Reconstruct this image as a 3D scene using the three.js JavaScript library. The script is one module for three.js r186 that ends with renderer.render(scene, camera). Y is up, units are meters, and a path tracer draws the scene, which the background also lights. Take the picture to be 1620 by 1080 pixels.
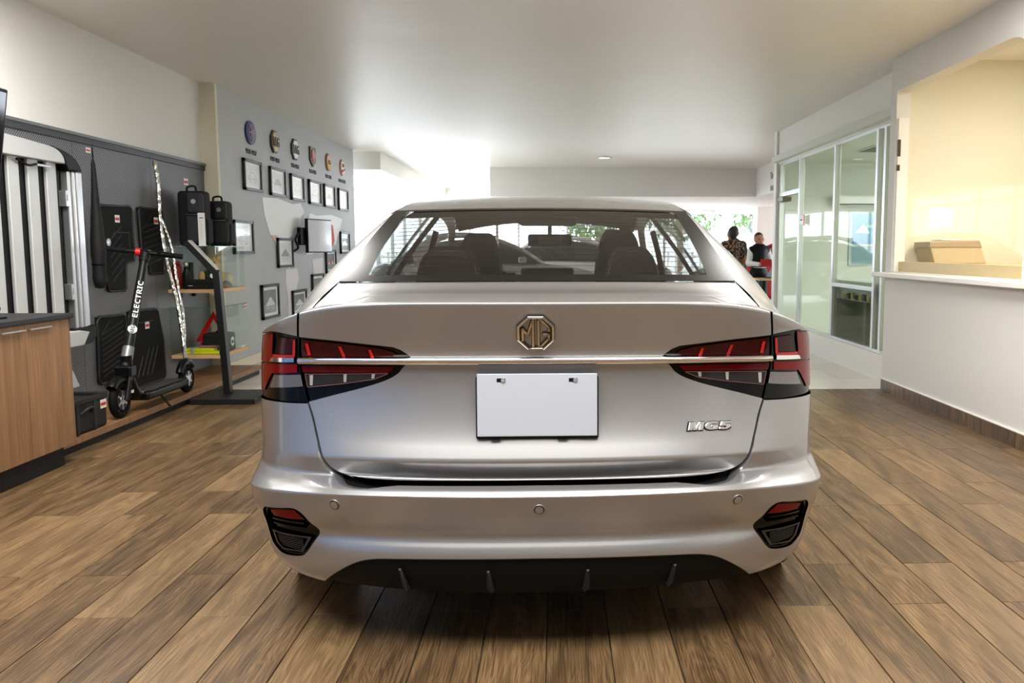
import * as THREE from 'three';
import { RoundedBoxGeometry } from 'three/addons/geometries/RoundedBoxGeometry.js';
import { TextGeometry } from 'three/addons/geometries/TextGeometry.js';
import { FontLoader } from 'three/addons/loaders/FontLoader.js';
import { MarchingCubes } from 'three/addons/objects/MarchingCubes.js';
import { RectAreaLightUniformsLib } from 'three/addons/lights/RectAreaLightUniformsLib.js';
import { mergeGeometries, mergeVertices, toCreasedNormals } from 'three/addons/utils/BufferGeometryUtils.js';
import { createNoise2D, createNoise3D } from 'simplex-noise';

// ---------- camera, sky, lights, exposure ----------
const scene = new THREE.Scene();
const camera = new THREE.PerspectiveCamera(2 * Math.atan(540 / 1380) * 180 / Math.PI, 1.5, 0.05, 200);
camera.position.set(0, 1.24, 0);
camera.rotation.order = 'YXZ';
camera.rotation.y = -0.0432;          // turned 2.5 degrees to the right of the floor boards
camera.rotation.x = -0.1054;          // tilted 6 degrees down
camera.setViewOffset(1620, 1080, -130, 0, 1620, 1080);
scene.add(camera);
const renderer = new THREE.WebGLRenderer({ antialias: true });
renderer.toneMapping = THREE.LinearToneMapping;
renderer.toneMappingExposure = 2.0;
renderer.shadowMap.enabled = true;
RectAreaLightUniformsLib.init();
scene.background = new THREE.Color(4.3, 4.7, 5.3);   // bright overcast daylight outside the showroom
function panelLight(x, y, z, w, d, power, color) {    // soft ceiling panel facing down
  const l = new THREE.RectAreaLight(color, power, w, d);
  l.position.set(x, y, z); l.rotation.x = -Math.PI / 2; l.castShadow = true; scene.add(l); return l;
}

// ---------- helpers ----------
let seed = 12345;
const rnd = () => { seed = (seed * 1664525 + 1013904223) >>> 0; return seed / 4294967296; };
const rr = (a, b) => a + (b - a) * rnd();
const lerp = (a, b, t) => a + (b - a) * t, clamp = (x, a, b) => Math.min(b, Math.max(a, x));
const smooth = (a, b, x) => { const t = clamp((x - a) / (b - a), 0, 1); return t * t * (3 - 2 * t); };
const n2 = createNoise2D(rnd), n3 = createNoise3D(rnd);
const fbm = (x, y, o = 4) => { let s = 0, a = 0.5; for (let i = 0; i < o; i++) { s += a * n2(x, y); x *= 2.03; y *= 2.03; a *= 0.5; } return s; };
const used = new Map();
function numbered(name) { const k = used.get(name) ?? 0; used.set(name, k + 1); return k ? name + '_' + String(k).padStart(3, '0') : name; }
function std(color, roughness = 0.6, metalness = 0, extra = {}) { return new THREE.MeshPhysicalMaterial({ color, roughness, metalness, ...extra }); }
function mesh(name, geo, m, parent) {
  if (Array.isArray(geo)) geo = mergeGeometries(geo.map((g) => { const h = g.index ? g.toNonIndexed() : g; for (const k of Object.keys(h.attributes)) if (!['position', 'normal', 'uv'].includes(k)) h.deleteAttribute(k); if (!h.attributes.uv) h.setAttribute('uv', new THREE.Float32BufferAttribute(new Float32Array(h.attributes.position.count * 2), 2)); return h; }));
  const o = new THREE.Mesh(geo, m); o.name = name; o.castShadow = o.receiveShadow = true; if (parent) parent.add(o); return o;
}
function tag(o, label, category, group) { o.userData.label = label; o.userData.category = category; if (group) o.userData.group = group; return o; }
function thing(name, label, category, [x, y, z] = [0, 0, 0], turn = 0, group) {
  const o = new THREE.Group(); o.name = numbered(name); o.position.set(x, y, z); o.rotation.y = turn; scene.add(o);
  return tag(o, label, category, group);
}
function single(name, geo, m, label, category, group) { const o = mesh(numbered(name), geo, m, scene); return tag(o, label, category, group); }
function struct(name, geo, m, parent) { const o = mesh(parent ? name : numbered(name), geo, m, parent ?? scene); if (!parent) o.userData.kind = 'structure'; return o; }
function structGroup(name) { const o = new THREE.Group(); o.name = numbered(name); o.userData.kind = 'structure'; scene.add(o); return o; }
// box given by its limits, with uv in metres
function bx(x0, x1, y0, y1, z0, z1, r = 0) {
  const w = x1 - x0, h = y1 - y0, d = z1 - z0;
  const g = r ? new RoundedBoxGeometry(w, h, d, 2, Math.min(r, w / 2.01, h / 2.01, d / 2.01)) : new THREE.BoxGeometry(w, h, d);
  g.translate((x0 + x1) / 2, (y0 + y1) / 2, (z0 + z1) / 2); return metric(g);
}
function metric(g) { // uv in metres from the dominant axis of the normal
  if (g.index) g = g.toNonIndexed();
  const p = g.attributes.position, n = g.attributes.normal, uv = new Float32Array(p.count * 2);
  for (let i = 0; i < p.count; i++) {
    const ax = Math.abs(n.getX(i)), ay = Math.abs(n.getY(i)), az = Math.abs(n.getZ(i));
    const [a, b] = ay >= ax && ay >= az ? [p.getX(i), p.getZ(i)] : ax >= az ? [p.getZ(i), p.getY(i)] : [p.getX(i), p.getY(i)];
    uv[2 * i] = a; uv[2 * i + 1] = b;
  }
  g.setAttribute('uv', new THREE.BufferAttribute(uv, 2)); return g;
}
const cyl = (r0, r1, h, seg = 20) => new THREE.CylinderGeometry(r0, r1, h, seg);
function tube(points, r, seg = 40, rad = 8, closed = false) { return new THREE.TubeGeometry(new THREE.CatmullRomCurve3(points.map((p) => new THREE.Vector3(...p)), closed, 'catmullrom', 0.5), seg, r, rad, closed); }
function rod(a, b, r, r2 = r, seg = 12) {
  const A = new THREE.Vector3(...a), B = new THREE.Vector3(...b), L = A.distanceTo(B), g = new THREE.CylinderGeometry(r2, r, L, seg);
  g.applyQuaternion(new THREE.Quaternion().setFromUnitVectors(new THREE.Vector3(0, 1, 0), B.clone().sub(A).normalize())); const c = A.add(B).multiplyScalar(0.5); return g.translate(c.x, c.y, c.z);
}
function extrude(pts, depth, bevel = 0, curve = 8) {
  const s = pts instanceof THREE.Shape ? pts : new THREE.Shape(pts.map((p) => new THREE.Vector2(...p)));
  return new THREE.ExtrudeGeometry(s, { depth, bevelEnabled: bevel > 0, bevelThickness: bevel, bevelSize: bevel, bevelOffset: -bevel, bevelSegments: 2, curveSegments: curve });
}
const lathe = (pts, seg = 24) => new THREE.LatheGeometry(pts.map((p) => new THREE.Vector2(...p)), seg);
function canvasTex(w, h, draw, srgb = true) {
  const c = document.createElement('canvas'); c.width = w; c.height = h; draw(c.getContext('2d'), w, h);
  const t = new THREE.CanvasTexture(c); if (srgb) t.colorSpace = THREE.SRGBColorSpace; t.anisotropy = 4; return t;
}
function dataTex(w, h, f, srgb, repeat) {
  const d = new Uint8Array(w * h * 4);
  for (let y = 0; y < h; y++) for (let x = 0; x < w; x++) { const c = f(x / w, y / h), i = (y * w + x) * 4; for (let k = 0; k < 3; k++) d[i + k] = clamp(Array.isArray(c) ? c[k] : c, 0, 255); d[i + 3] = 255; }
  const t = new THREE.DataTexture(d, w, h); t.magFilter = THREE.LinearFilter; t.wrapS = t.wrapT = THREE.RepeatWrapping; if (srgb) t.colorSpace = THREE.SRGBColorSpace;
  if (repeat) t.repeat.set(1 / repeat[0], 1 / repeat[1]); t.needsUpdate = true; return t;
}
const font = await new FontLoader().loadAsync('fonts/droid/droid_sans_bold.typeface.json');
function text(str, size, depth, mirrored) {
  const g = new TextGeometry(str, { font, size, depth, curveSegments: 4, bevelEnabled: false });
  g.computeBoundingBox(); const b = g.boundingBox; g.translate(-(b.min.x + b.max.x) / 2, -(b.min.y + b.max.y) / 2, 0);
  if (mirrored) g.rotateY(Math.PI);
  return g;
}

// ---------- textures and materials ----------
// oak print: u across the boards (0.8 m per repeat), v along them (1.2 m)
function oak(u, v) { // periodic enough: noise on large offsets
  const strip = Math.floor(u * 4), x = (u * 4 - strip), cx = 0.3 + 0.4 * ((strip * 0.37) % 1), cy = [0.3, 0.8, 0.1, 0.55][strip];
  const wob = fbm(x * 1.1 + strip * 7, v * 1.6 + strip * 3, 3);
  const dx = (x - cx + 0.25 * wob) * 1.0, dy = (v - cy) * (0.55 + 0.2 * strip);
  const rings = Math.sin(Math.sqrt(dx * dx * 6 + dy * dy * 1.6) * (34 + 6 * strip) + wob * 5);
  const streak = fbm(x * 24 + strip * 11, v * 2.2, 4), pore = fbm(x * 52 + strip * 5 + 0.6 * wob, v * 5, 2), blot = fbm(x * 2 + strip * 9, v * 2 + 5, 3);
  return { rings, streak, pore, blot };
}
function oakTex(base, dark, seedShift, contrast) {
  return dataTex(1024, 1024, (u, v) => {
    const p = oak((u + seedShift) % 1, v), p2 = oak((u + seedShift) % 1, v - 1), w = smooth(0.8, 1, v), o = {}; for (const q in p) o[q] = lerp(p[q], p2[q], w);
    const k = clamp(0.5 + contrast * (0.2 * o.rings * (0.5 + 0.9 * o.blot) + 0.55 * o.streak + 0.5 * o.pore + 0.5 * o.blot), 0, 1);
    return [0, 1, 2].map((i) => lerp(dark[i], base[i], k));
  }, true, [0.8, 1.2]);
}
const oakBump = dataTex(768, 1024, (u, v) => { const p = oak(u, v), p2 = oak(u, v - 1), w = smooth(0.8, 1, v), o = {}; for (const q in p) o[q] = lerp(p[q], p2[q], w); return 150 + 50 * o.streak + 70 * o.pore + 20 * o.rings; }, false, [0.8, 1.2]);
const plankMats = [
  [[140, 112, 78], [86, 66, 43], 0.0, 1.25], [[132, 104, 72], [76, 58, 38], 0.25, 1.3], [[124, 98, 68], [72, 55, 37], 0.5, 1.3], [[142, 116, 82], [96, 75, 51], 0.75, 1.15], [[119, 94, 66], [68, 52, 35], 0.1, 1.35],
].map(([a, b, s, c]) => std(0xffffff, 0.34, 0, { map: oakTex(a, b, s, c), bumpMap: oakBump, bumpScale: 0.0012, specularIntensity: 0.7 }));
const woodTex = dataTex(512, 1024, (u, v) => { const s = fbm(u * 26, v * 2.2, 4), b = fbm(u * 5 + 9, v * 1.1, 3), r = Math.sin(u * 46 + 6 * b); const k = clamp(0.55 + 0.28 * s + 0.4 * b + 0.05 * r, 0, 1); return [lerp(112, 164, k), lerp(80, 124, k), lerp(52, 86, k)]; }, true, [0.6, 1.2]);
const M = {
  wallWhite: std(0xe6e5e0, 0.7), wallCream: std(0xe2dcc6, 0.75), wallGrey: null, ceiling: null,
  trim: std(0xf2f0ea, 0.5), wood: std(0xffffff, 0.5, 0, { map: woodTex }), woodLight: std(0xd9b184, 0.5), black: std(0x050506, 0.5, 0, { specularIntensity: 0.45 }), blackSatin: std(0x070708, 0.35, 0, { specularIntensity: 0.5 }), blackRubber: std(0x070707, 0.75, 0, { specularIntensity: 0.4 }),
  kick: std(0x1a1a1c, 0.55, 0, { specularIntensity: 0.5 }), alu: std(0xd2d3d4, 0.32, 0.9), aluMatte: std(0xc9cac9, 0.5, 0.4), chrome: std(0xf2f2f2, 0.06, 1), white: std(0xf4f4f2, 0.45), red: std(0xb0100e, 0.4), glass: std(0xffffff, 0.02, 0, { transmission: 1, thickness: 0, ior: 1.45, specularIntensity: 0.35 }),
  greenGlass: std(0xe8ebe2, 0.02, 0, { transmission: 1, thickness: 0, ior: 1.4, specularIntensity: 0.25 }), glassEdge: std(0x3f7a66, 0.15), frame: std(0xd5d7d8, 0.3, 0.75), tile: std(0xdedad0, 0.22), label: null,
};
const wallBump = dataTex(256, 256, (u, v) => 128 + 40 * fbm(u * 22, v * 22, 3), false, [1.2, 1.2]);
M.wallWhite.bumpMap = wallBump; M.wallWhite.bumpScale = 0.0008;
const smearTex = dataTex(512, 512, (u, v) => { const k = fbm(u * 5, v * 3, 4) * 0.5 + fbm(u * 40, v * 40, 2) * 0.12; return [186 + 16 * k, 187 + 16 * k, 189 + 16 * k]; }, true, [14, 6]); smearTex.offset.set(0.1, 0.1);
M.wallGrey = std(0xffffff, 0.6, 0, { map: smearTex, bumpMap: wallBump, bumpScale: 0.0006 });
const ceilBump = dataTex(512, 1024, (u, v) => 128 + 90 * fbm(u * 12, v * 40, 4), false, [20, 40]); ceilBump.offset.set(0.4, 0.3);
M.ceiling = std(0xede8e0, 0.38, 0, { bumpMap: ceilBump, bumpScale: 0.008, specularIntensity: 0.8 });
const labelTex = canvasTex(64, 48, (g, w, h) => { g.fillStyle = '#f3efec'; g.fillRect(0, 0, w, h); g.fillStyle = '#b41a1e'; g.fillRect(4, 16, 56, 18); g.fillStyle = '#d8b9b4'; g.fillRect(8, 6, 40, 4); g.fillRect(8, 38, 48, 3); });
function stick(x0, x1, y0, y1, z0, z1) { return new THREE.BoxGeometry(x1 - x0, y1 - y0, z1 - z0).translate((x0 + x1) / 2, (y0 + y1) / 2, (z0 + z1) / 2); } // whole print on each face
M.label = std(0xffffff, 0.5, 0, { map: labelTex });
// ---------- the setting ----------
const CEIL = 2.84, XL = -3.45, XG = -3.3, XR = 2.88, XP = 3.08, WOOD_END = 7.6;
{
  const floor = structGroup('floor');
  mesh('subfloor', bx(-3.7, XR + 0.1, -0.1, -0.006, -WOOD_END, 3.5), std(0x33291f, 0.9), floor);
  mesh('hall_slab', bx(-9, 12, -0.1, -0.004, -26, -WOOD_END), std(0xcfc9bc, 0.35), floor);
  const W = 0.2006, L = 1.175, x0 = -0.638, gap = 0.0016, cache = new Map(), hidden = [];
  const plankGeo = (len, wid, variant) => {
    const key = len.toFixed(3) + wid.toFixed(3) + variant;
    if (cache.has(key)) return cache.get(key);
    const w = wid / 2 - gap, l = len / 2 - gap, c = 0.0015, h = 0.006;
    const P = [[-w, -h, -l], [w, -h, -l], [w, -h, l], [-w, -h, l], [-w, -c, -l], [w, -c, -l], [w, -c, l], [-w, -c, l], [-w + c, 0, -l + c], [w - c, 0, -l + c], [w - c, 0, l - c], [-w + c, 0, l - c]];
    const Q = [[8, 11, 10, 9], [4, 8, 9, 5], [5, 9, 10, 6], [6, 10, 11, 7], [7, 11, 8, 4], [0, 4, 5, 1], [1, 5, 6, 2], [2, 6, 7, 3], [3, 7, 4, 0]];
    const pos = [], uv = [], du = 0.2 * (variant % 4) + 0.1, dv = (variant * 0.31) % 1.2;
    for (const q of Q) for (const i of [q[0], q[1], q[2], q[0], q[2], q[3]]) { pos.push(...P[i]); uv.push(P[i][0] + du, P[i][2] + dv); }
    const g = new THREE.BufferGeometry(); g.setAttribute('position', new THREE.Float32BufferAttribute(pos, 3)); g.setAttribute('uv', new THREE.Float32BufferAttribute(uv, 2)); g.computeVertexNormals();
    cache.set(key, g); return g;
  };
  for (let k = -15; k < 18; k++) {
    let a = x0 + k * W, b = a + W; a = Math.max(a, XL - 0.02); b = Math.min(b, XR);
    if (b - a < 0.03) continue;
    const first = (k & 1) ? 2.905 : 3.298;
    for (let n = -6; n < 5; n++) {
      const d0 = Math.max(first + n * L, -3.4), d1 = Math.min(first + (n + 1) * L, WOOD_END);
      if (d1 - d0 < 0.03) continue;
      const v = Math.floor(rnd() * 12), m = plankMats[Math.floor(rnd() * plankMats.length)], g = plankGeo(d1 - d0, b - a, v);
      if (d1 < 1.6) { hidden.push(g.clone().translate((a + b) / 2, 0, -(d0 + d1) / 2)); continue; }
      const o = mesh('plank', g, m, floor); o.position.set((a + b) / 2, 0, -(d0 + d1) / 2);
    }
  }
  const h = mesh('plank_field', hidden, plankMats[1], floor); h.userData.kind = 'stuff';
  const tg = bx(-0.2985, 0.2985, -0.01, 0, -0.2985, 0.2985), tm = [M.tile, std(0xd8d3c7, 0.2), std(0xe2ded5, 0.22)];
  for (let i = 0; i < 11; i++) for (let j = 0; j < 10; j++) { const o = mesh('floor_tile', tg, tm[Math.floor(rnd() * 3)], floor); o.position.set(-3.3 + 0.3 + i * 0.6, 0, -(WOOD_END + 0.305 + j * 0.6)); }
}
struct('ceiling', [bx(-3.7, 12, CEIL, CEIL + 0.15, -26, 3.6)], M.ceiling);
struct('ceiling', [bx(-1.3, 4.02, 2.28, CEIL, -26, -17.5), bx(4.0, 12, 2.28, CEIL, -26, -12.2)], std(0xe4e0da, 0.6));
struct('wall_left', [bx(-3.7, XL, 0, CEIL, -8.8, -2.8), bx(-3.7, XL, 0, 0.1, -2.8, 2.6), bx(-3.7, XL, 2.5, CEIL, -2.8, 2.6), bx(-3.7, XL, 0, CEIL, 2.6, 3.5)], M.wallWhite);
struct('wall_left', bx(-3.7, XG, 0, CEIL, -14.6, -8.86), M.wallGrey);
struct('trim_1', bx(-3.7, XG, 0, CEIL, -8.86, -8.8), M.wallCream);
struct('baseboard_left', bx(XG, XG + 0.015, 0, 0.1, -14.6, -8.8), std(0xdcd0b8, 0.4));
struct('wall_back', bx(-3.7, 5, 0, CEIL, 3.4, 3.6), M.wallWhite);
function glazing(name, [ax, az], [bx_, bz], y0, y1, posts, rails, mat = M.frame, glass = M.glass, r = 0.03) { // framed glass between two points in plan
  const g = structGroup(name), L = Math.hypot(bx_ - ax, bz - az), o = new THREE.Vector3(ax, 0, az);
  g.position.copy(o); g.rotation.y = -Math.atan2(bz - az, bx_ - ax);
  const xs = [0, ...posts, L], ys = [y0, ...rails, y1];
  for (let i = 0; i < xs.length - 1; i++) for (let j = 0; j < ys.length - 1; j++) mesh('pane', bx(xs[i], xs[i + 1], ys[j], ys[j + 1], -0.004, 0.004), glass, g);
  for (const x of xs) mesh('mullion', bx(x - r, x + r, y0, y1, -r * 1.1, r * 1.1, 0.004), mat, g);
  for (const y of ys) mesh('rail', bx(0, L, y - r, y + r, -r, r, 0.004), mat, g);
  return g;
}
glazing('window_1', [-3.58, 2.6], [-3.58, -2.8], 0.1, 2.5, [1.35, 2.7, 4.05], [2.05], M.frame, std(new THREE.Color().setRGB(0.17, 0.205, 0.265), 0.02, 0, { transmission: 1, thickness: 0 }));   // dark tinted side window
// right wall with the reception window
{
  const s = new THREE.Shape([[-3.5, 0], [7.55, 0], [7.55, CEIL], [-3.5, CEIL]].map((p) => new THREE.Vector2(...p)));
  const h = new THREE.Path(); h.moveTo(5.3, 1.05); h.lineTo(5.3, 2.3); h.quadraticCurveTo(5.31, 2.55, 5.56, 2.565); h.lineTo(7.42, 2.565); h.lineTo(7.42, 1.05); h.closePath(); s.holes.push(h);
  const g = new THREE.ExtrudeGeometry(s, { depth: 0.12, bevelEnabled: false, curveSegments: 12 }); g.rotateY(Math.PI / 2); g.translate(XR, 0, 0);
  struct('wall_right', metric(g), M.wallWhite);
  // shelf under the window
  const sill = structGroup('trim_2'); mesh('sill', bx(XR - 0.07, XR + 0.13, 0.998, 1.038, -7.7, -2.2, 0.008), M.trim, sill);
  const w = structGroup('window_2');
  mesh('pane', bx(XR + 0.075, XR + 0.083, 1.13, 2.6, -7.42, -5.3), std(0xffffff, 0.02, 0, { transmission: 1, thickness: 0, ior: 1.3, specularIntensity: 0.12 }), w);
  mesh('jamb', bx(XR + 0.01, XR + 0.1, 1.04, 2.34, -7.425, -7.385, 0.003), M.trim, w);
  mesh('bottom_rail', bx(XR + 0.05, XR + 0.11, 1.04, 1.135, -7.42, -5.3, 0.003), std(0xc8b27a, 0.45), w);
  mesh('hinge', [bx(XR + 0.005, XR + 0.03, 2.02, 2.16, -7.4, -7.375, 0.003), bx(XR + 0.005, XR + 0.03, 1.9, 1.95, -7.4, -7.38, 0.003)], std(0x4a3f2c, 0.4, 0.6), w);
  const bb = structGroup('baseboard_right'); let d = -3.4, i = 0;
  while (d < 7.5) { const l = Math.min([0.62, 0.29, 0.58, 0.3][i % 4], 7.54 - d), m = plankMats[[1, 4, 2, 0, 4][i % 5]]; mesh('baseboard_board', bx(XR - 0.012, XR, 0, 0.1, -(d + l - 0.003), -d), m, bb); d += l; i++; }
  mesh('sealant', bx(XR - 0.013, XR, 0.1, 0.108, -7.55, 3.4), M.trim, bb);
}
// small reception room behind that window
struct('wall_reception', [bx(4.5, 4.62, 0, CEIL, -7.55, 3.5), bx(XR + 0.121, 4.62, 0, CEIL, -7.55, -7.48)], std(0xe4e0cc, 0.75));
// glazed office beyond
struct('wall_office', [bx(XP, 7, 0, 2.55, -12.15, -12.05), bx(7, 7.1, 0, 2.55, -12.15, -7.6), bx(XP - 0.1, 7, 2.42, 2.5, -12.15, -7.62)], std(0xdcdfd6, 0.7));
struct('wall_right', [bx(XP - 0.02, XP + 0.1, 2.4, CEIL, -12.1, -7.55), bx(XP - 0.04, XP + 0.1, 0, 0.25, -12.1, -7.55)], M.trim);
struct('wall_right', bx(XP + 0.1, 7.1, 2.5, CEIL, -12.2, -12.05), M.wallWhite);
const office = glazing('window_3', [XP + 0.02, -12.02], [XP + 0.02, -7.6], 0.25, 2.4, [0.98, 2.38, 3.66, 3.86], [], M.frame, M.greenGlass, 0.028);
mesh('transom', bx(0, 0.98, 1.95, 2.01, -0.03, 0.03, 0.004), M.frame, office);
mesh('door_closer', bx(0.06, 0.3, 1.88, 1.94, -0.06, 0.06, 0.006), std(0x5b5238, 0.4, 0.5), office);
mesh('lower_rail', bx(2.38, 3.66, 0.83, 0.87, -0.03, 0.03, 0.004), M.frame, office);
struct('trim_3', bx(XP - 0.05, XP + 0.12, 0, CEIL, -12.2, -12.06), M.trim);
struct('trim_4', bx(XR + 0.1, XP + 0.04, 0, CEIL, -7.66, -7.56), M.trim);
// far hall: shop front to the street
glazing('window_4', [-3.6, -23.5], [12, -23.5], 0.02, 2.28, [1.3, 2.6, 3.9, 5.2, 6.5, 7.8, 9.1, 10.6, 12.1, 13.8], [], std(0xe9ebec, 0.4));
glazing('window_5', [-3.6, -14.7], [-3.6, -23.5], 0.02, CEIL - 0.02, [1.6, 3.2, 4.8, 6.4], [2.3], std(0xeceeee, 0.4));
struct('wall_far', [bx(12, 12.1, 2.2, CEIL, -26, -12), bx(-3.7, -1.3, 2.28, CEIL, -23.6, -23.4), bx(7.1, 12, 0, CEIL, -12.1, -12.0)], M.trim);
glazing('window_6', [12, -12.2], [12, -23.5], 0.02, 2.2, [2.2, 4.4, 6.6, 8.8], [], std(0xeceeee, 0.4));
struct('trim_5', bx(5.0, 5.55, 0, 2.28, -22.2, -21.7), M.trim);
struct('trim_6', bx(-3.6, -2.9, 2.55, CEIL, -23.4, -14.8), M.trim);
struct('ground', bx(-40, 40, -0.2, -0.105, -70, 40), std(0xd0cdc6, 0.9));
// text on the side of the lowered ceiling
{
  const g = [text('To be wanted -', 0.13, 0.004), text("want' Chris Do", 0.13, 0.004)]; g[1].translate(0, -0.22, 0);
  const o = single('wall_lettering', g, std(0x8b8b88, 0.6), 'two lines of grey script lettering high on the white soffit', 'lettering'); o.position.set(3.995, 2.6, -15.7); o.rotation.y = -Math.PI / 2;
}
// lamps out of the picture: flat ceiling panels
function ceilingPanel(x, d, w, l, power, color, label, y = CEIL) {
  const t = thing('ceiling_light', label, 'light', [x, y, -d], 0, 'flat ceiling light panels');
  mesh('frame', [bx(-w / 2 - 0.02, w / 2 + 0.02, -0.02, -0.0005, -l / 2 - 0.02, -l / 2), bx(-w / 2 - 0.02, w / 2 + 0.02, -0.02, -0.0005, l / 2, l / 2 + 0.02), bx(-w / 2 - 0.02, -w / 2, -0.02, -0.0005, -l / 2, l / 2), bx(w / 2, w / 2 + 0.02, -0.02, -0.0005, -l / 2, l / 2)], M.trim, t);
  mesh('light_diffuser', bx(-w / 2, w / 2, -0.012, -0.0005, -l / 2, l / 2), std(0xffffff, 0.5, 0, { emissive: color, emissiveIntensity: 2.2 }), t);
  panelLight(x, y - 0.014, -d, w, l, power, color); return t;
}
const WARM = new THREE.Color(1, 0.975, 0.94), COOL = new THREE.Color(0.93, 0.97, 1);
ceilingPanel(-0.3, 1.3, 4.0, 1.3, 3.6, WARM, 'wide ceiling light field above the space behind the silver car');
ceilingPanel(-2.2, 4.6, 1.6, 0.9, 11, WARM, 'flat white ceiling light panel above the left of the parked car');
ceilingPanel(1.9, 4.4, 1.4, 0.9, 9, WARM, 'flat white ceiling light panel above the right of the parked car');
ceilingPanel(4.6, 9.6, 1.2, 0.6, 18, COOL, 'flat white light panel on the glazed office ceiling', 2.42);
ceilingPanel(3.8, 6.0, 0.6, 0.6, 13, new THREE.Color(1, 0.93, 0.8), 'warm square light panel on the ceiling of the reception room');
{ // small round downlight in the far ceiling
  const t = thing('downlight', 'small round white downlight in the far ceiling above the car roof', 'light', [0.85, CEIL, -15.5]);
  mesh('trim_ring', lathe([[0.09, 0], [0.13, 0], [0.13, -0.02], [0.09, -0.015]], 24), M.trim, t);
  mesh('light_lens', cyl(0.09, 0.09, 0.01, 24).translate(0, -0.008, 0), std(0xffffff, 0.3, 0, { emissive: 0xffffff, emissiveIntensity: 3 }), t);
  const l = new THREE.SpotLight(0xffffff, 4, 5, 0.9, 0.6); l.position.set(0.85, CEIL - 0.03, -15.5); l.target.position.set(0.85, 0, -15.5); l.castShadow = true; scene.add(l, l.target);
}
// ---------- the car ----------
const PAINT = std(new THREE.Color().setRGB(0.4, 0.4, 0.405), 0.38, 0.8, { clearcoat: 1, clearcoatRoughness: 0.03 });
const BLACKGLOSS = std(0x030303, 0.16, 0, { specularIntensity: 0.55 });
const TRIMBLACK = std(0x060606, 0.6, 0, { specularIntensity: 0.4 });
const LENS = std(new THREE.Color().setRGB(0.15, 0.002, 0.003), 0.1, 0, { specularIntensity: 0.45 });
const LENSDARK = std(new THREE.Color().setRGB(0.028, 0.0015, 0.002), 0.1, 0, { specularIntensity: 0.6 });
const LEDRED = std(new THREE.Color().setRGB(0.4, 0.01, 0.008), 0.25);
const LEDCLEAR = std(new THREE.Color().setRGB(0.45, 0.43, 0.41), 0.2, 0.3);
const SMOKE = std(new THREE.Color().setRGB(0.02, 0.018, 0.017), 0.1, 0, { specularIntensity: 0.6 });
const CLEARLENS = std(new THREE.Color().setRGB(0.16, 0.145, 0.145), 0.14, 0.4, { clearcoat: 1, clearcoatRoughness: 0.03 });
const CABIN = std(0x3a352f, 0.85), CABINLIGHT = std(0x74695c, 0.9), SEAT = std(0x2f2b28, 0.8), SEAM = std(0x8d867c, 0.7);
const car = thing('car', 'silver four-door car seen from behind, parked in the middle of the wooden floor', 'car', [-0.058, 0, -2.48]);

// Body surface: cross rows from the boot lid down to the sill; [y at centre, drop at the corner, power of the drop, depth at centre, depth at corner, half width, rounding]
const ROWS = [
  [1.106, 0.15, 5, 0.17, 0.17, 0.885, 0], [1.088, 0.125, 5, 0.035, 0.035, 0.905, 0.1], [0.985, 0.02, 3, 0.072, 0.06, 0.915, 0.45], [0.91, 0, 2, 0.1, 0.07, 0.925, 0.4], [0.8, 0, 2, 0.105, 0.07, 0.93, 0.5], [0.7, 0, 2, 0.08, 0.06, 0.926, 0.5],
  [0.619, 0.012, 2, 0.04, 0.045, 0.922, 0.12], [0.556, 0, 2, 0.075, 0.05, 0.93, 0.2], [0.543, 0.02, 2, 0, 0.03, 0.94, 0.25], [0.526, 0.04, 4, -0.015, -0.005, 0.95, 0.12], [0.45, 0.03, 2, 0.012, 0.01, 0.943, 0.4], [0.39, 0.02, 2, 0.045, 0.03, 0.93, 0.4],
  [0.345, 0.02, 2, 0.02, 0.03, 0.915, 0.45], [0.27, 0, 2, 0.03, 0.035, 0.905, 0.45], [0.225, 0, 2, 0.045, 0.045, 0.885, 0.45], [0.2, 0, 2, 0.06, 0.06, 0.855, 0.4], [0.186, 0, 2, 0.13, 0.12, 0.74, 0],
];
const NV = ROWS.length - 1, PQ = 2.2, TC = 0.42, HP = Math.PI / 2;
const mixRow = (a, b, t) => a.map((x, i) => x + (b[i] - x) * t);
function rowAt(v) {
  v = clamp(v, 0, NV); const k = Math.round(v), e = ROWS[k][6];
  if (k > 0 && k < NV && Math.abs(v - k) < e) {
    const s = (v - k + e) / (2 * e), p0 = mixRow(ROWS[k], ROWS[k - 1], e), p2 = mixRow(ROWS[k], ROWS[k + 1], e);
    return ROWS[k].map((c, i) => (1 - s) * (1 - s) * p0[i] + 2 * s * (1 - s) * c + s * s * p2[i]);
  }
  const f = Math.min(Math.floor(v), NV - 1); return mixRow(ROWS[f], ROWS[f + 1], v - f);
}
function surf(phi, v) { // -> x, y, t (t = metres forward of the tail)
  const [yc, k, gp, cc, ce, W] = rowAt(v), a = Math.abs(phi), sg = Math.sign(phi) || 1;
  let u = 1, t;
  if (a < HP) { u = Math.sin(a) ** (2 / PQ); t = TC * (1 - Math.cos(a) ** (2 / PQ)); } else t = TC + (a - HP);
  const far = Math.max(0, t - 0.5), low = smooth(2.7, 4.4, t);
  const y = yc - k * u ** gp;
  return [sg * W * u * (1 + 0.012 * smooth(0.4, 1.4, far)), 0.195 + (y - 0.195) * (1 - 0.14 * low), t + lerp(cc, ce, smooth(0.6, 0.85, u))];
}
const phiOf = (x, v) => { const W = rowAt(v)[5]; return Math.sign(x) * Math.asin(Math.min(1, Math.abs(x) / W) ** (PQ / 2)); };
function solveV(y, phiAt) { let a = 0, b = NV; for (let i = 0; i < 40; i++) { const m = (a + b) / 2; if (surf(phiAt(m), m)[1] > y) a = m; else b = m; } return (a + b) / 2; }
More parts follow.
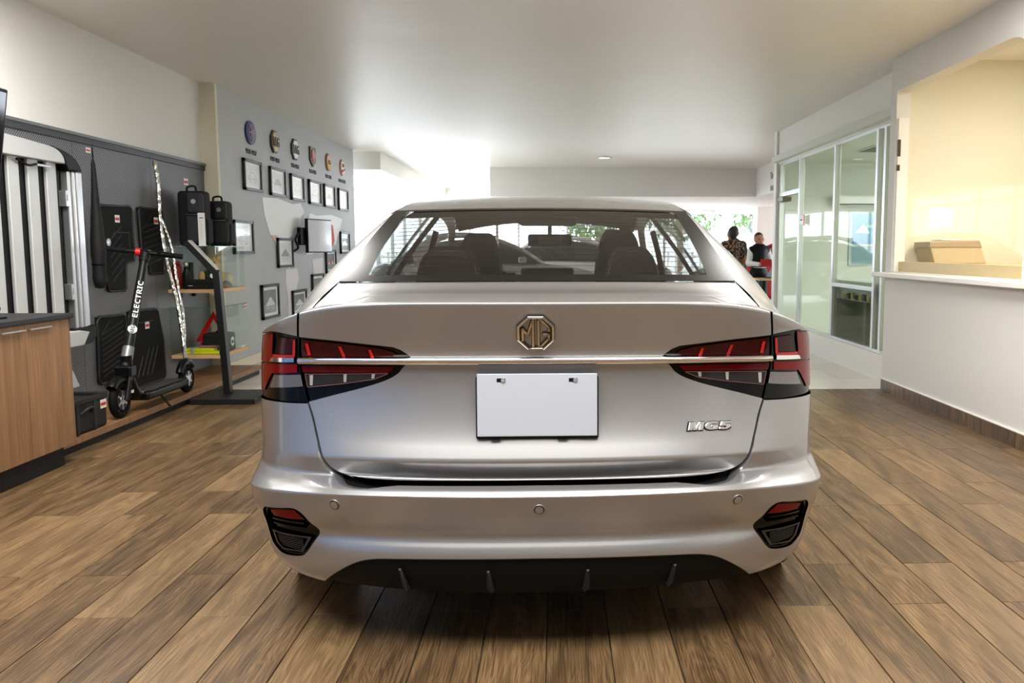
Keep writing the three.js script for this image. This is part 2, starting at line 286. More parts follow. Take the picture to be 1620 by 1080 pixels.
const inv = (x, y) => { const v = solveV(y, (m) => phiOf(x, m)); return [phiOf(x, v), v]; };
const invPhi = (phi, y) => [phi, solveV(y, () => phi)];
const V3 = (p) => new THREE.Vector3(p[0], p[1], -p[2]);
function surfN(phi, v) {
  const e = 0.004, d = 0.012, p = (a, b) => V3(surf(a, b));
  const v0 = Math.max(0, v - d), v1 = Math.min(NV, v + d), du = p(phi + e, v).sub(p(phi - e, v)), dv = p(phi, v1).sub(p(phi, v0));
  return dv.cross(du).normalize();
}
function dense(pts, step = 0.012, open = false) { const o = []; if (open) { for (let i = 0; i < pts.length - 1; i++) { const a = pts[i], b = pts[i + 1], n = Math.max(1, Math.ceil(Math.hypot(a[0] - b[0], a[1] - b[1]) / step)); for (let k = 0; k < n; k++) o.push([lerp(a[0], b[0], k / n), lerp(a[1], b[1], k / n)]); } o.push(pts[pts.length - 1]); return o; } for (let i = 0; i < pts.length; i++) { const a = pts[i], b = pts[(i + 1) % pts.length], n = Math.max(1, Math.ceil(Math.hypot(a[0] - b[0], a[1] - b[1]) / step)); for (let k = 0; k < n; k++) o.push([lerp(a[0], b[0], k / n), lerp(a[1], b[1], k / n)]); } return o; }
function curve2(pts, n = 24) { return new THREE.CatmullRomCurve3(pts.map((p) => new THREE.Vector3(p[0], p[1], 0)), false, 'centripetal').getPoints(n).map((p) => [p.x, p.y]); }
const xy = (pts) => pts.map(([x, y]) => inv(x, y));
function cut(poly, axis, at, keepAbove) {
  const o = [], s = keepAbove ? 1 : -1;
  for (let i = 0; i < poly.length; i++) {
    const a = poly[i], b = poly[(i + 1) % poly.length], da = s * (a[axis] - at), db = s * (b[axis] - at);
    if (da >= 0) o.push(a);
    if ((da >= 0) !== (db >= 0)) { const t = da / (da - db); o.push([lerp(a[0], b[0], t), lerp(a[1], b[1], t)]); }
  }
  return o;
}
function panel(poly, { inset = 0, thick = 0.012, dphi = 0.045, dv = 0.34, edge = true } = {}) { // poly: outline in (phi, v)
  let us = [], vs = new Set();
  const P0 = Math.min(...poly.map((p) => p[0])), P1 = Math.max(...poly.map((p) => p[0])), v0 = Math.min(...poly.map((p) => p[1])), v1 = Math.max(...poly.map((p) => p[1]));
  for (let a = Math.floor(P0 / dphi) * dphi; a < P1 + dphi; a += dphi) us.push(a);
  for (let v = Math.floor(v0); v <= v1 + 1; v++) { const e = ROWS[clamp(v, 0, NV)][6]; for (const d of [0, -e, e, -e / 2, e / 2, -e / 4, e / 4]) vs.add(+(v + d).toFixed(4)); for (let q = 0; q < 1; q += dv) vs.add(+(v + q).toFixed(4)); }
  vs = [...vs].sort((a, b) => a - b).filter((v, i, A) => i === 0 || v - A[i - 1] > 0.004);
  const pos = [], nor = [], uv = [], at = ([a, b]) => { const n = surfN(a, b); return [V3(surf(a, b)).addScaledVector(n, -inset), n]; };
  const put = (q, n) => { pos.push(q.x, q.y, q.z); nor.push(n.x, n.y, n.z); uv.push(q.x, q.y); };
  for (let i = 0; i < us.length - 1; i++) {
    const col = cut(cut(poly, 0, us[i], true), 0, us[i + 1], false); if (col.length < 3) continue;
    for (let j = 0; j < vs.length - 1; j++) {
      const c = cut(cut(col, 1, vs[j], true), 1, vs[j + 1], false); if (c.length < 3) continue;
      const pts = c.map((p) => new THREE.Vector2(p[0], p[1])), V = c.map(at);
      for (const f of THREE.ShapeUtils.triangulateShape(pts, [])) {
        const [a, b, d] = f, area = (c[b][0] - c[a][0]) * (c[d][1] - c[a][1]) - (c[b][1] - c[a][1]) * (c[d][0] - c[a][0]);
        if (Math.abs(area) < 1e-9) continue;
        const q = new THREE.Vector3().crossVectors(V[b][0].clone().sub(V[a][0]), V[d][0].clone().sub(V[a][0])).dot(V[a][1]) > 0 ? [a, b, d] : [a, d, b];
        for (const k of q) put(V[k][0], V[k][1]);
      }
    }
  }
  if (edge) for (let i = 0; i < poly.length; i++) {
    const A = at(poly[i]), B = at(poly[(i + 1) % poly.length]), a2 = A[0].clone().addScaledVector(A[1], -thick), b2 = B[0].clone().addScaledVector(B[1], -thick);
    const n = new THREE.Vector3().crossVectors(B[0].clone().sub(A[0]), A[1]).normalize();
    for (const q of [A[0], B[0], b2, A[0], b2, a2]) put(q, n);
  }
  const g = new THREE.BufferGeometry(); g.setAttribute('position', new THREE.Float32BufferAttribute(pos, 3)); g.setAttribute('normal', new THREE.Float32BufferAttribute(nor, 3)); g.setAttribute('uv', new THREE.Float32BufferAttribute(uv, 2));
  return g;
}
const mir = (pts) => pts.map(([a, b]) => [-a, b]).reverse();
function keyhole(outer, hole) { // joins a hole to the outline by a slit
  let best = 1e9, bi = 0, bj = 0;
  outer.forEach((p, i) => hole.forEach((q, j) => { const d = Math.hypot(p[0] - q[0], (p[1] - q[1]) * 0.1); if (d < best) { best = d; bi = i; bj = j; } }));
  const area = (P) => P.reduce((s, p, i) => { const q = P[(i + 1) % P.length]; return s + p[0] * q[1] - q[0] * p[1]; }, 0);
  const h = area(outer) * area(hole) > 0 ? hole.slice().reverse() : hole.slice(), k = h.findIndex((p) => p === hole[bj]);
  return [...outer.slice(0, bi + 1), ...h.slice(k), ...h.slice(0, k + 1), ...outer.slice(bi)];
}
// outlines on the right-hand half (x to the side, y up)
const lidLow = curve2([[0, 0.556], [0.23, 0.555], [0.452, 0.553], [0.544, 0.555], [0.595, 0.562], [0.629, 0.582], [0.651, 0.615], [0.672, 0.675], [0.688, 0.731], [0.703, 0.772]], 40);
const lampLow = curve2([[0.703, 0.774], [0.633, 0.794], [0.552, 0.816], [0.49, 0.835], [0.444, 0.853], [0.416, 0.871], [0.402, 0.888], [0.372, 0.912]], 24);
const lampUp = [[0.372, 0.916], [0.383, 0.926], [0.406, 0.942], [0.429, 0.9505], [0.487, 0.956], [0.605, 0.966], [0.727, 0.974]];
const gapUp = curve2([[0.727, 0.976], [0.724, 1.0], [0.716, 1.05]], 6);
{ // boot lid
  const right = dense([...lidLow, ...lampLow, ...lampUp, ...gapUp], 0.015, true), top = phiOf(0.71, 0), P = [...xy(right), [top, 0]];
  const poly = [...P]; for (let i = 1; i < 40; i++) poly.push([lerp(top, -top, i / 40), 0]);
  poly.push(...mir(P));
  const lid = mesh('boot_lid', panel(poly, { thick: 0.02 }), PAINT, car);
  // deck above the lip, up to the rear window
  const deck = [], N = 40, K = 12, glassB = (u) => [u * 0.66, 1.134 - 0.004 * u * u, 0.375 + 0.055 * u * u];
  for (let j = 0; j <= K; j++) { const w = j / K; for (let i = 0; i <= N; i++) { const u = i / N * 2 - 1, a = surf(phiOf(u * 0.71, 0), 0), b = glassB(u), dip = -0.006 * Math.sin(Math.PI * w); deck.push(V3([lerp(a[0], b[0], w), lerp(a[1], b[1], w ** 0.85) + dip, lerp(a[2], b[2], w)])); } }
  mesh('boot_deck', grid(deck, N + 1, K + 1), PAINT, lid);
}
function grid(points, nu, nv) {
  const pos = new Float32Array(points.flatMap((p) => [p.x, p.y, p.z])), uv = new Float32Array(points.flatMap((p) => [p.x, p.y])), idx = [];
  for (let j = 0; j < nv - 1; j++) for (let i = 0; i < nu - 1; i++) { const a = j * nu + i; idx.push(a, a + 1, a + nu, a + 1, a + nu + 1, a + nu); }
  const g = new THREE.BufferGeometry(); g.setAttribute('position', new THREE.BufferAttribute(pos, 3)); g.setAttribute('uv', new THREE.BufferAttribute(uv, 2)); g.setIndex(idx); g.computeVertexNormals(); return g;
}
// dark inner shell that closes the shut lines
{
  const P = []; for (let i = 0; i <= 60; i++) P.push([lerp(-2.2, 2.2, i / 60), 0.3]); for (let j = 1; j <= 20; j++) P.push([2.2, lerp(0.3, NV - 0.05, j / 20)]); for (let i = 1; i <= 60; i++) P.push([lerp(2.2, -2.2, i / 60), NV - 0.05]); for (let j = 1; j < 20; j++) P.push([-2.2, lerp(NV - 0.05, 0.3, j / 20)]);
  mesh('inner_shell', panel(P, { inset: 0.03, edge: false, dphi: 0.09, dv: 0.5 }), TRIMBLACK, car);
}
const fogOut = curve2([[0.86, 0.437], [0.80, 0.447], [0.747, 0.455], [0.721, 0.444], [0.694, 0.413], [0.667, 0.384], [0.69, 0.345], [0.727, 0.298], [0.747, 0.289], [0.817, 0.28], [0.842, 0.291], [0.861, 0.307], [0.873, 0.366], [0.874, 0.42], [0.86, 0.437]], 48).slice(0, -1);
{ // bumper with the lamp recesses cut out
  const side = (w) => lidLow.map(([x, y], i) => { const a = lidLow[Math.max(0, i - 1)], b = lidLow[Math.min(lidLow.length - 1, i + 1)], L = Math.hypot(b[0] - a[0], b[1] - a[1]), k = w(x, y); return [Math.max(0, x + (i ? (b[1] - a[1]) / L * k : 0)), y - (b[0] - a[0]) / L * k]; });
  const off = side((x, y) => 0.0072 + 0.012 * smooth(0.4, 0.56, x) * (1 - smooth(0.59, 0.66, y))), near = side(() => 0.0068);
  const diff = [[0.676, 0.2], [0.649, 0.232], [0.592, 0.277], [0.544, 0.304], [0.497, 0.317], [0.395, 0.324], [0.2, 0.329], [0, 0.331]];
  const R = xy(off); R.push(inv(0.712, 0.768), inv(0.78, 0.765), inv(0.85, 0.762)); for (const a of [1.35, HP, HP + 0.15, HP + 0.3]) R.push(invPhi(a, 0.758));
  for (let j = 1; j <= 12; j++) R.push([HP + 0.3, lerp(R[R.length - 1][1], NV, j / 12)]);
  const end = phiOf(0.676, NV); for (let i = 1; i <= 16; i++) R.push([lerp(HP + 0.3, end, i / 16), NV]);
  R.push(...xy(curve2(diff, 30)));
  let poly = [...R.slice(0, -1), ...mir(R).slice(0, -1)];
  poly = keyhole(poly, xy(fogOut)); poly = keyhole(poly, mir(xy(fogOut)));
  const bumper = mesh('rear_bumper', panel(poly, { thick: 0.02 }), PAINT, car);
  const dp = [...xy(curve2(diff, 30))]; const bot = []; for (let i = 0; i <= 20; i++) bot.push(inv(lerp(-0.66, 0.66, i / 20), 0.207));
  mesh('diffuser', panel([...dp.slice(0, -1), ...mir(dp), ...bot].map((p) => p), { inset: 0.008, thick: 0.05 }), TRIMBLACK, bumper);
  const line = [...dp.slice(0, -1), ...mir(dp)].map((p) => { const n = surfN(p[0], p[1]); return V3(surf(p[0], p[1])).addScaledVector(n, -0.004).toArray(); });
  mesh('diffuser_trim', tube(line.filter((_, i) => i % 2 === 0), 0.004, 120, 6), std(0x3a3a3c, 0.45), bumper);
  for (const [x, w] of [[-0.405, 0.012], [-0.145, 0.012], [0.145, 0.012], [0.405, 0.012]]) {
    const a = V3(surf(...inv(x * 1.02, 0.292))), b = V3(surf(...inv(x * 0.985, 0.222)));
    const g = new THREE.BufferGeometry(); const s = 0.012, o = 0.045, P = [a.x - s * 0.4, a.y, a.z, a.x + s * 0.4, a.y, a.z, b.x - s, b.y, b.z - 0.01, b.x + s, b.y, b.z - 0.01, a.x, a.y - 0.006, a.z + 0.004, b.x - Math.sign(x) * s * 0.5, b.y, b.z + 0.02];
    g.setAttribute('position', new THREE.Float32BufferAttribute(P, 3)); g.setIndex([0, 4, 2, 4, 5, 2, 4, 1, 5, 1, 3, 5, 0, 1, 4, 2, 5, 3]);
    const h = g.toNonIndexed(); h.computeVertexNormals(); mesh('diffuser_fin', h, std(0x1b1b1d, 0.5), bumper);
  }
  for (const x of [-0.603, 0.005, 0.603]) { // parking sensors
    const [p, v] = inv(x, x ? 0.486 : 0.482), c = V3(surf(p, v)), n = surfN(p, v), q = new THREE.Quaternion().setFromUnitVectors(new THREE.Vector3(0, 1, 0), n);
    const put = (g, k) => { g.applyQuaternion(q); g.translate(c.x + n.x * k, c.y + n.y * k, c.z + n.z * k); return g; };
    const s = mesh('parking_sensor', put(cyl(0.0125, 0.0125, 0.006, 24), 0.0005), PAINT, bumper);
    mesh('sensor_gap', put(new THREE.TorusGeometry(0.0135, 0.0016, 8, 28).rotateX(HP), 0.001), TRIMBLACK, s);
    mesh('sensor_ring', put(new THREE.TorusGeometry(0.0165, 0.0016, 8, 28).rotateX(HP), 0.001), PAINT, s);
  }
  for (const s of [1, -1]) { // bevel between the bumper and the boot lid
    const V = []; for (let i = 0; i < off.length; i++) for (const [q, ins] of [[off[i], 0], [[(off[i][0] + near[i][0]) / 2, (off[i][1] + near[i][1]) / 2], 0.006], [near[i], 0.024]]) { const [p, v] = inv(q[0], q[1]), w = V3(surf(p, v)).addScaledVector(surfN(p, v), -ins); w.x *= s; V.push(w); }
    mesh('bumper_bevel', grid(V, 3, off.length), PAINT, bumper);
  }
  // fog lamp housings
  for (const s of [1, -1]) {
    const S = (pts) => (s > 0 ? pts : mir(pts));
    const h = mesh('fog_lamp', panel(S(xy(fogOut)), { inset: 0.016, thick: 0.02 }), BLACKGLOSS, bumper);
    mesh('housing_rim', panel(S([...xy(fogOut), xy(fogOut)[0], ...xy(fogOut.map(([x, y]) => [0.775 + (x - 0.775) * 0.9, 0.367 + (y - 0.367) * 0.9])).reverse(), inv(0.775 + (fogOut[0][0] - 0.775) * 0.9, 0.367 + (fogOut[0][1] - 0.367) * 0.9)]), { inset: 0.006, thick: 0.02 }), BLACKGLOSS, h);
    mesh('reflector', panel(S(xy(dense([[0.843, 0.428], [0.80, 0.440], [0.749, 0.447], [0.714, 0.417], [0.775, 0.411], [0.832, 0.409]], 0.02))), { inset: 0.004, thick: 0.01 }), LENS, h);
    for (const [y, y2] of [[0.394, 0.401], [0.377, 0.383]]) mesh('slat', panel(S(xy(dense([[0.84, y], [0.84, y2], [0.72, y2 + 0.004], [0.72, y + 0.006]], 0.03))), { inset: 0.003, thick: 0.012 }), BLACKGLOSS, h);
    const fr = dense([[0.857, 0.349], [0.70, 0.360], [0.735, 0.303], [0.82, 0.291], [0.845, 0.307]], 0.02), inn = fr.map(([x, y]) => [0.785 + (x - 0.785) * 0.86, 0.326 + (y - 0.326) * 0.82]);
    mesh('grille_frame', panel(S([...xy(fr), xy(fr)[0], ...xy(inn).reverse(), xy(inn)[inn.length - 1]]), { inset: 0.004, thick: 0.01 }), std(0x2c2c2e, 0.3), h);
    for (let i = 0; i < 7; i++) { const y = 0.304 + i * 0.0062; mesh('grille_bar', panel(S(xy(dense([[0.842, y], [0.842, y + 0.0024], [0.735, y + 0.005], [0.735, y + 0.0026]], 0.04))), { inset: 0.008, thick: 0.006 }), std(0x3a3a3d, 0.35), h); }
  }
}
// quarter panels: from the boot gap over the lamps and along the sides
for (const s of [1, -1]) {
  const S = (pts) => (s > 0 ? pts : mir(pts));
  const up = [[0.734, 0.976], [0.78, 0.982], [0.835, 0.985]], P = [];
  const g = gapUp.map(([x, y]) => [x + 0.007, y + 0.004]);
  P.push(...xy(g.slice().reverse()), ...xy(up)); for (const a of [1.36, HP, HP + 0.1]) P.push(invPhi(a, 0.972 - (a - 1.3) * 0.03));
  P.push(invPhi(HP + 0.14, 0.9), invPhi(HP + 0.12, 0.78)); P.push(invPhi(HP + 0.31, 0.764)); for (let j = 1; j <= 12; j++) P.push([HP + 0.31, lerp(P[P.length - 1][1], NV, 0.2)]);
  P.push([HP + 0.31, NV]); for (let i = 1; i <= 24; i++) P.push([lerp(HP + 0.31, HP + 3.5, i / 24), NV]);
  for (let j = 1; j <= 12; j++) P.push([HP + 3.5, lerp(NV, 0, j / 12)]); for (let i = 1; i <= 40; i++) P.push([lerp(HP + 3.5, phiOf(0.72, 0), i / 40), 0]);
  mesh('side_panel', panel(S(P), { thick: 0.02, dphi: 0.06 }), PAINT, car);
}
// tail lamps
for (const s of [1, -1]) {
  const S = (pts) => (s > 0 ? pts : mir(pts)), part = (name, pts, m, parent, inset = 0.003) => mesh(name, panel(S(xy(dense(pts, 0.02))), { inset, thick: 0.01 }), m, parent);
  const inner = mesh('tail_lamp_inner', panel(S(xy([...lampLow, ...lampUp, [0.729, 0.93], [0.73, 0.9], [0.722, 0.85]])), { inset: 0.007, thick: 0.02 }), BLACKGLOSS, car);
  part('upper_lens', [[0.722, 0.965], [0.608, 0.957], [0.472, 0.944], [0.432, 0.934], [0.42, 0.926], [0.442, 0.919], [0.725, 0.913]], LENSDARK, inner);
  for (const q of [[[0.709, 0.954], [0.699, 0.955], [0.692, 0.918], [0.703, 0.917]], [[0.602, 0.948], [0.592, 0.948], [0.581, 0.917], [0.592, 0.917]], [[0.507, 0.94], [0.498, 0.941], [0.489, 0.915], [0.5, 0.915]]]) part('light_bar', q, LEDRED, inner, 0.0005);
  part('lower_lens', [[0.728, 0.883], [0.431, 0.888], [0.443, 0.872], [0.724, 0.864]], LENS, inner);
  part('reversing_lens', [[0.714, 0.857], [0.451, 0.867], [0.493, 0.85], [0.593, 0.834], [0.707, 0.82]], SMOKE, inner);
  for (const q of [[[0.7, 0.856], [0.688, 0.857], [0.691, 0.825], [0.7, 0.824]], [[0.591, 0.862], [0.58, 0.862], [0.583, 0.838], [0.591, 0.837]], [[0.501, 0.865], [0.49, 0.866], [0.493, 0.852], [0.502, 0.851]]]) part('clear_bar', q, LEDCLEAR, inner, 0.0005);
  { const P = dense([[0.716, 0.858], [0.58, 0.8625], [0.448, 0.868], [0.493, 0.849], [0.593, 0.832], [0.709, 0.818], [0.716, 0.858]], 0.01, true).map(([x, y]) => { const [p, v] = inv(x, y); const w = V3(surf(p, v)).addScaledVector(surfN(p, v), -0.002); return [s * w.x, w.y, w.z]; }); mesh('lens_outline', tube(P, 0.0012, 80, 5), std(new THREE.Color().setRGB(0.2, 0.07, 0.07), 0.3), inner); }
  const O = [...xy([[0.711, 0.772], [0.722, 0.82], [0.735, 0.87], [0.738, 0.9], [0.736, 0.95], [0.734, 0.972], [0.78, 0.979], [0.835, 0.982]])]; for (const a of [1.36, HP, HP + 0.09]) O.push(invPhi(a, 0.968 - (a - 1.3) * 0.03));
  O.push(invPhi(HP + 0.13, 0.9), invPhi(HP + 0.1, 0.78), invPhi(HP, 0.765), invPhi(1.3, 0.766), inv(0.78, 0.768));
  const outer = mesh('tail_lamp_outer', panel(S(O), { inset: 0.007, thick: 0.02 }), BLACKGLOSS, car);
  const pphi = (name, pts, m, inset = 0.003) => mesh(name, panel(S(pts), { inset, thick: 0.01 }), m, outer);
  pphi('side_lens', [...xy([[0.832, 0.977], [0.842, 0.908], [0.852, 0.886]]), invPhi(HP, 0.872), invPhi(HP + 0.08, 0.872), invPhi(HP + 0.1, 0.92), invPhi(HP + 0.06, 0.955), invPhi(1.35, 0.966)], LENS);
  part('upper_lens', [[0.809, 0.968], [0.742, 0.965], [0.748, 0.918], [0.824, 0.913]], LENSDARK, outer);
  part('light_bar', [[0.752, 0.962], [0.744, 0.962], [0.748, 0.915], [0.757, 0.915]], LEDRED, outer, 0.0015);
  part('light_bar', [[0.837, 0.911], [0.748, 0.916], [0.75, 0.909], [0.84, 0.9]], LEDRED, outer, 0.001);
  part('chrome_strip', [[0.84, 0.9], [0.75, 0.908], [0.75, 0.894], [0.848, 0.887]], M.chrome, outer, -0.002);
  pphi('lower_lens', [...xy([[0.855, 0.88], [0.744, 0.888], [0.744, 0.862], [0.845, 0.85], [0.885, 0.79]]), invPhi(1.42, 0.784), invPhi(HP + 0.06, 0.79), invPhi(HP + 0.09, 0.866), invPhi(HP, 0.866)], LENS);
  part('reversing_lens', [[0.836, 0.846], [0.732, 0.856], [0.725, 0.82], [0.858, 0.803]], CLEARLENS, outer);
}
{ // chrome bar across the boot lid
  const pts = [], nor = [], N = 80, K = 14, V = [];
  for (let i = 0; i <= N; i++) {
    const x = lerp(-0.727, 0.727, i / N), y = 0.9125 - 0.012 * (Math.abs(x) / 0.727) ** 2, [p, v] = inv(x, y), c = V3(surf(p, v)), n = surfN(p, v), up = new THREE.Vector3(0, 1, 0).addScaledVector(n, -n.y).normalize();
    for (let k = 0; k < K; k++) { const a = k / (K - 1) * 2 * Math.PI, cs = Math.cos(a), sn = Math.sin(a); V.push(c.clone().addScaledVector(up, 0.0115 * Math.sign(cs) * Math.abs(cs) ** 0.7).addScaledVector(n, 0.004 + 0.014 * sn)); }
  }
  mesh('chrome_bar', grid(V, K, N + 1), M.chrome, car);
}
{ // number plate with its black holder
  const c = V3(surf(...inv(0, 0.78))), g = mesh('number_plate', bx(-0.177, 0.177, -0.093, 0.093, 0, 0.005, 0.004), std(0xb6bbc5, 0.4), car); g.position.set(0.0, 0.783, c.z + 0.032); g.rotation.x = -0.05;
  g.userData.label = 'blank white number plate';
  mesh('plate_holder', bx(-0.182, 0.182, -0.103, 0.086, -0.03, -0.001, 0.008), BLACKGLOSS, g);
  for (const s of [-1, 1]) { const q = mesh('slot', bx(s * 0.106 - 0.013, s * 0.106 + 0.013, 0.068, 0.08, 0.002, 0.0062, 0.0045), TRIMBLACK, g); mesh('screw', cyl(0.006, 0.006, 0.004, 12).rotateX(HP).translate(s * 0.106 + 0.006, 0.074, 0.007), M.chrome, q); }
  for (const x of [-0.14, 0.06]) mesh('holder_clip', bx(x, x + 0.03, -0.102, -0.096, -0.002, 0.003), BLACKGLOSS, g);
}
function onLid(x, y) { const [p, v] = inv(x, y), c = V3(surf(p, v)), n = surfN(p, v), q = new THREE.Quaternion().setFromUnitVectors(new THREE.Vector3(0, 0, 1), n); return { c, n, q }; }
{ // octagonal badge
  const { c, q } = onLid(-0.003, 0.999), b = new THREE.Group(); b.name = 'badge'; b.position.copy(c); b.quaternion.copy(q); car.add(b);
  const R = 0.0585, oct = (r) => [...Array(8)].map((_, i) => { const a = Math.PI / 8 + i * Math.PI / 4; return [r * Math.cos(a), r * Math.sin(a)]; });
  const ring = new THREE.Shape(oct(R).map((p) => new THREE.Vector2(...p))); ring.holes.push(new THREE.Path(oct(R - 0.0075).map((p) => new THREE.Vector2(...p))));
  mesh('badge_rim', extrude(ring, 0.006, 0.002).translate(0, 0, 0.004), M.chrome, b);
  const seg = (pts, w) => pts.slice(1).map((p, i) => { const a = pts[i], L = Math.hypot(p[0] - a[0], p[1] - a[1]), g = new THREE.BoxGeometry(L + w, w, 0.006); g.rotateZ(Math.atan2(p[1] - a[1], p[0] - a[0])); return g.translate((a[0] + p[0]) / 2, (a[1] + p[1]) / 2, 0.007); });
  const m = seg([[-0.038, -0.022], [-0.038, 0.012], [-0.024, -0.006], [-0.008, 0.042], [-0.008, -0.042]], 0.006);
  const gg = seg([[0.008, -0.042], [0.008, 0.042], [0.016, 0.042], [0.038, 0.018], [0.038, 0.008]], 0.006).concat(seg([[0.008, -0.042], [0.016, -0.042], [0.038, -0.018], [0.038, -0.003], [0.024, -0.003]], 0.006));
  mesh('letter_m', m, M.chrome, b); mesh('letter_g', gg, M.chrome, b);
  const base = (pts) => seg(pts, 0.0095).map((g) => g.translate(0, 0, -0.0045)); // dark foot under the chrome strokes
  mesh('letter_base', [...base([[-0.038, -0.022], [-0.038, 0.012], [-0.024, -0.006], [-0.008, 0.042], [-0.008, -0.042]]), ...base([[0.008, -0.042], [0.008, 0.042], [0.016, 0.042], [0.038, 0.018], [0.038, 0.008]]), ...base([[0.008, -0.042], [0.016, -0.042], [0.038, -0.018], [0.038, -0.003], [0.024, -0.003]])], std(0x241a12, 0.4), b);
  const ring2 = new THREE.Shape(oct(R + 0.0022).map((p) => new THREE.Vector2(...p))); ring2.holes.push(new THREE.Path(oct(R - 0.0105).map((p) => new THREE.Vector2(...p)))); mesh('rim_base', extrude(ring2, 0.004, 0).translate(0, 0, 0.001), std(0x241a12, 0.4), b);
  const { c: c2, q: q2 } = onLid(0.522, 0.701), e = new THREE.Group(); e.name = 'model_badge'; e.position.copy(c2); e.quaternion.copy(q2); e.rotateZ(0.012); car.add(e);
  const skew = (g) => { g.applyMatrix4(new THREE.Matrix4().set(1, 0.3, 0, 0, 0, 1, 0, 0, 0, 0, 1, 0, 0, 0, 0, 1)); return g; };
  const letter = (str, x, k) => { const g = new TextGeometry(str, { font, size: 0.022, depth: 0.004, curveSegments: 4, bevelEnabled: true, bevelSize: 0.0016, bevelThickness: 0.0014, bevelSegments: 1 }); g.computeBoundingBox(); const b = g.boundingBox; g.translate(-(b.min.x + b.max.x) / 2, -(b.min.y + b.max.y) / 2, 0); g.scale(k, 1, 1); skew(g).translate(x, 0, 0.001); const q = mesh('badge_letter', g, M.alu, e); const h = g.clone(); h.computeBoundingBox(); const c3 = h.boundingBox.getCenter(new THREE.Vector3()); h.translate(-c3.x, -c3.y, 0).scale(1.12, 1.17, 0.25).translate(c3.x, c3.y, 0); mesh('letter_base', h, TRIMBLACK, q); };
  letter('M', -0.043, 1.95); letter('G', 0.009, 2.1); letter('5', 0.055, 2.3);
  mesh('badge_accent', bx(0.052, 0.074, -0.0105, -0.0035, 0, 0.0062).applyMatrix4(new THREE.Matrix4().set(1, 0.3, 0, 0, 0, 1, 0, 0, 0, 0, 1, 0, 0, 0, 0, 1)), std(0x5a0d16, 0.3), e);
}
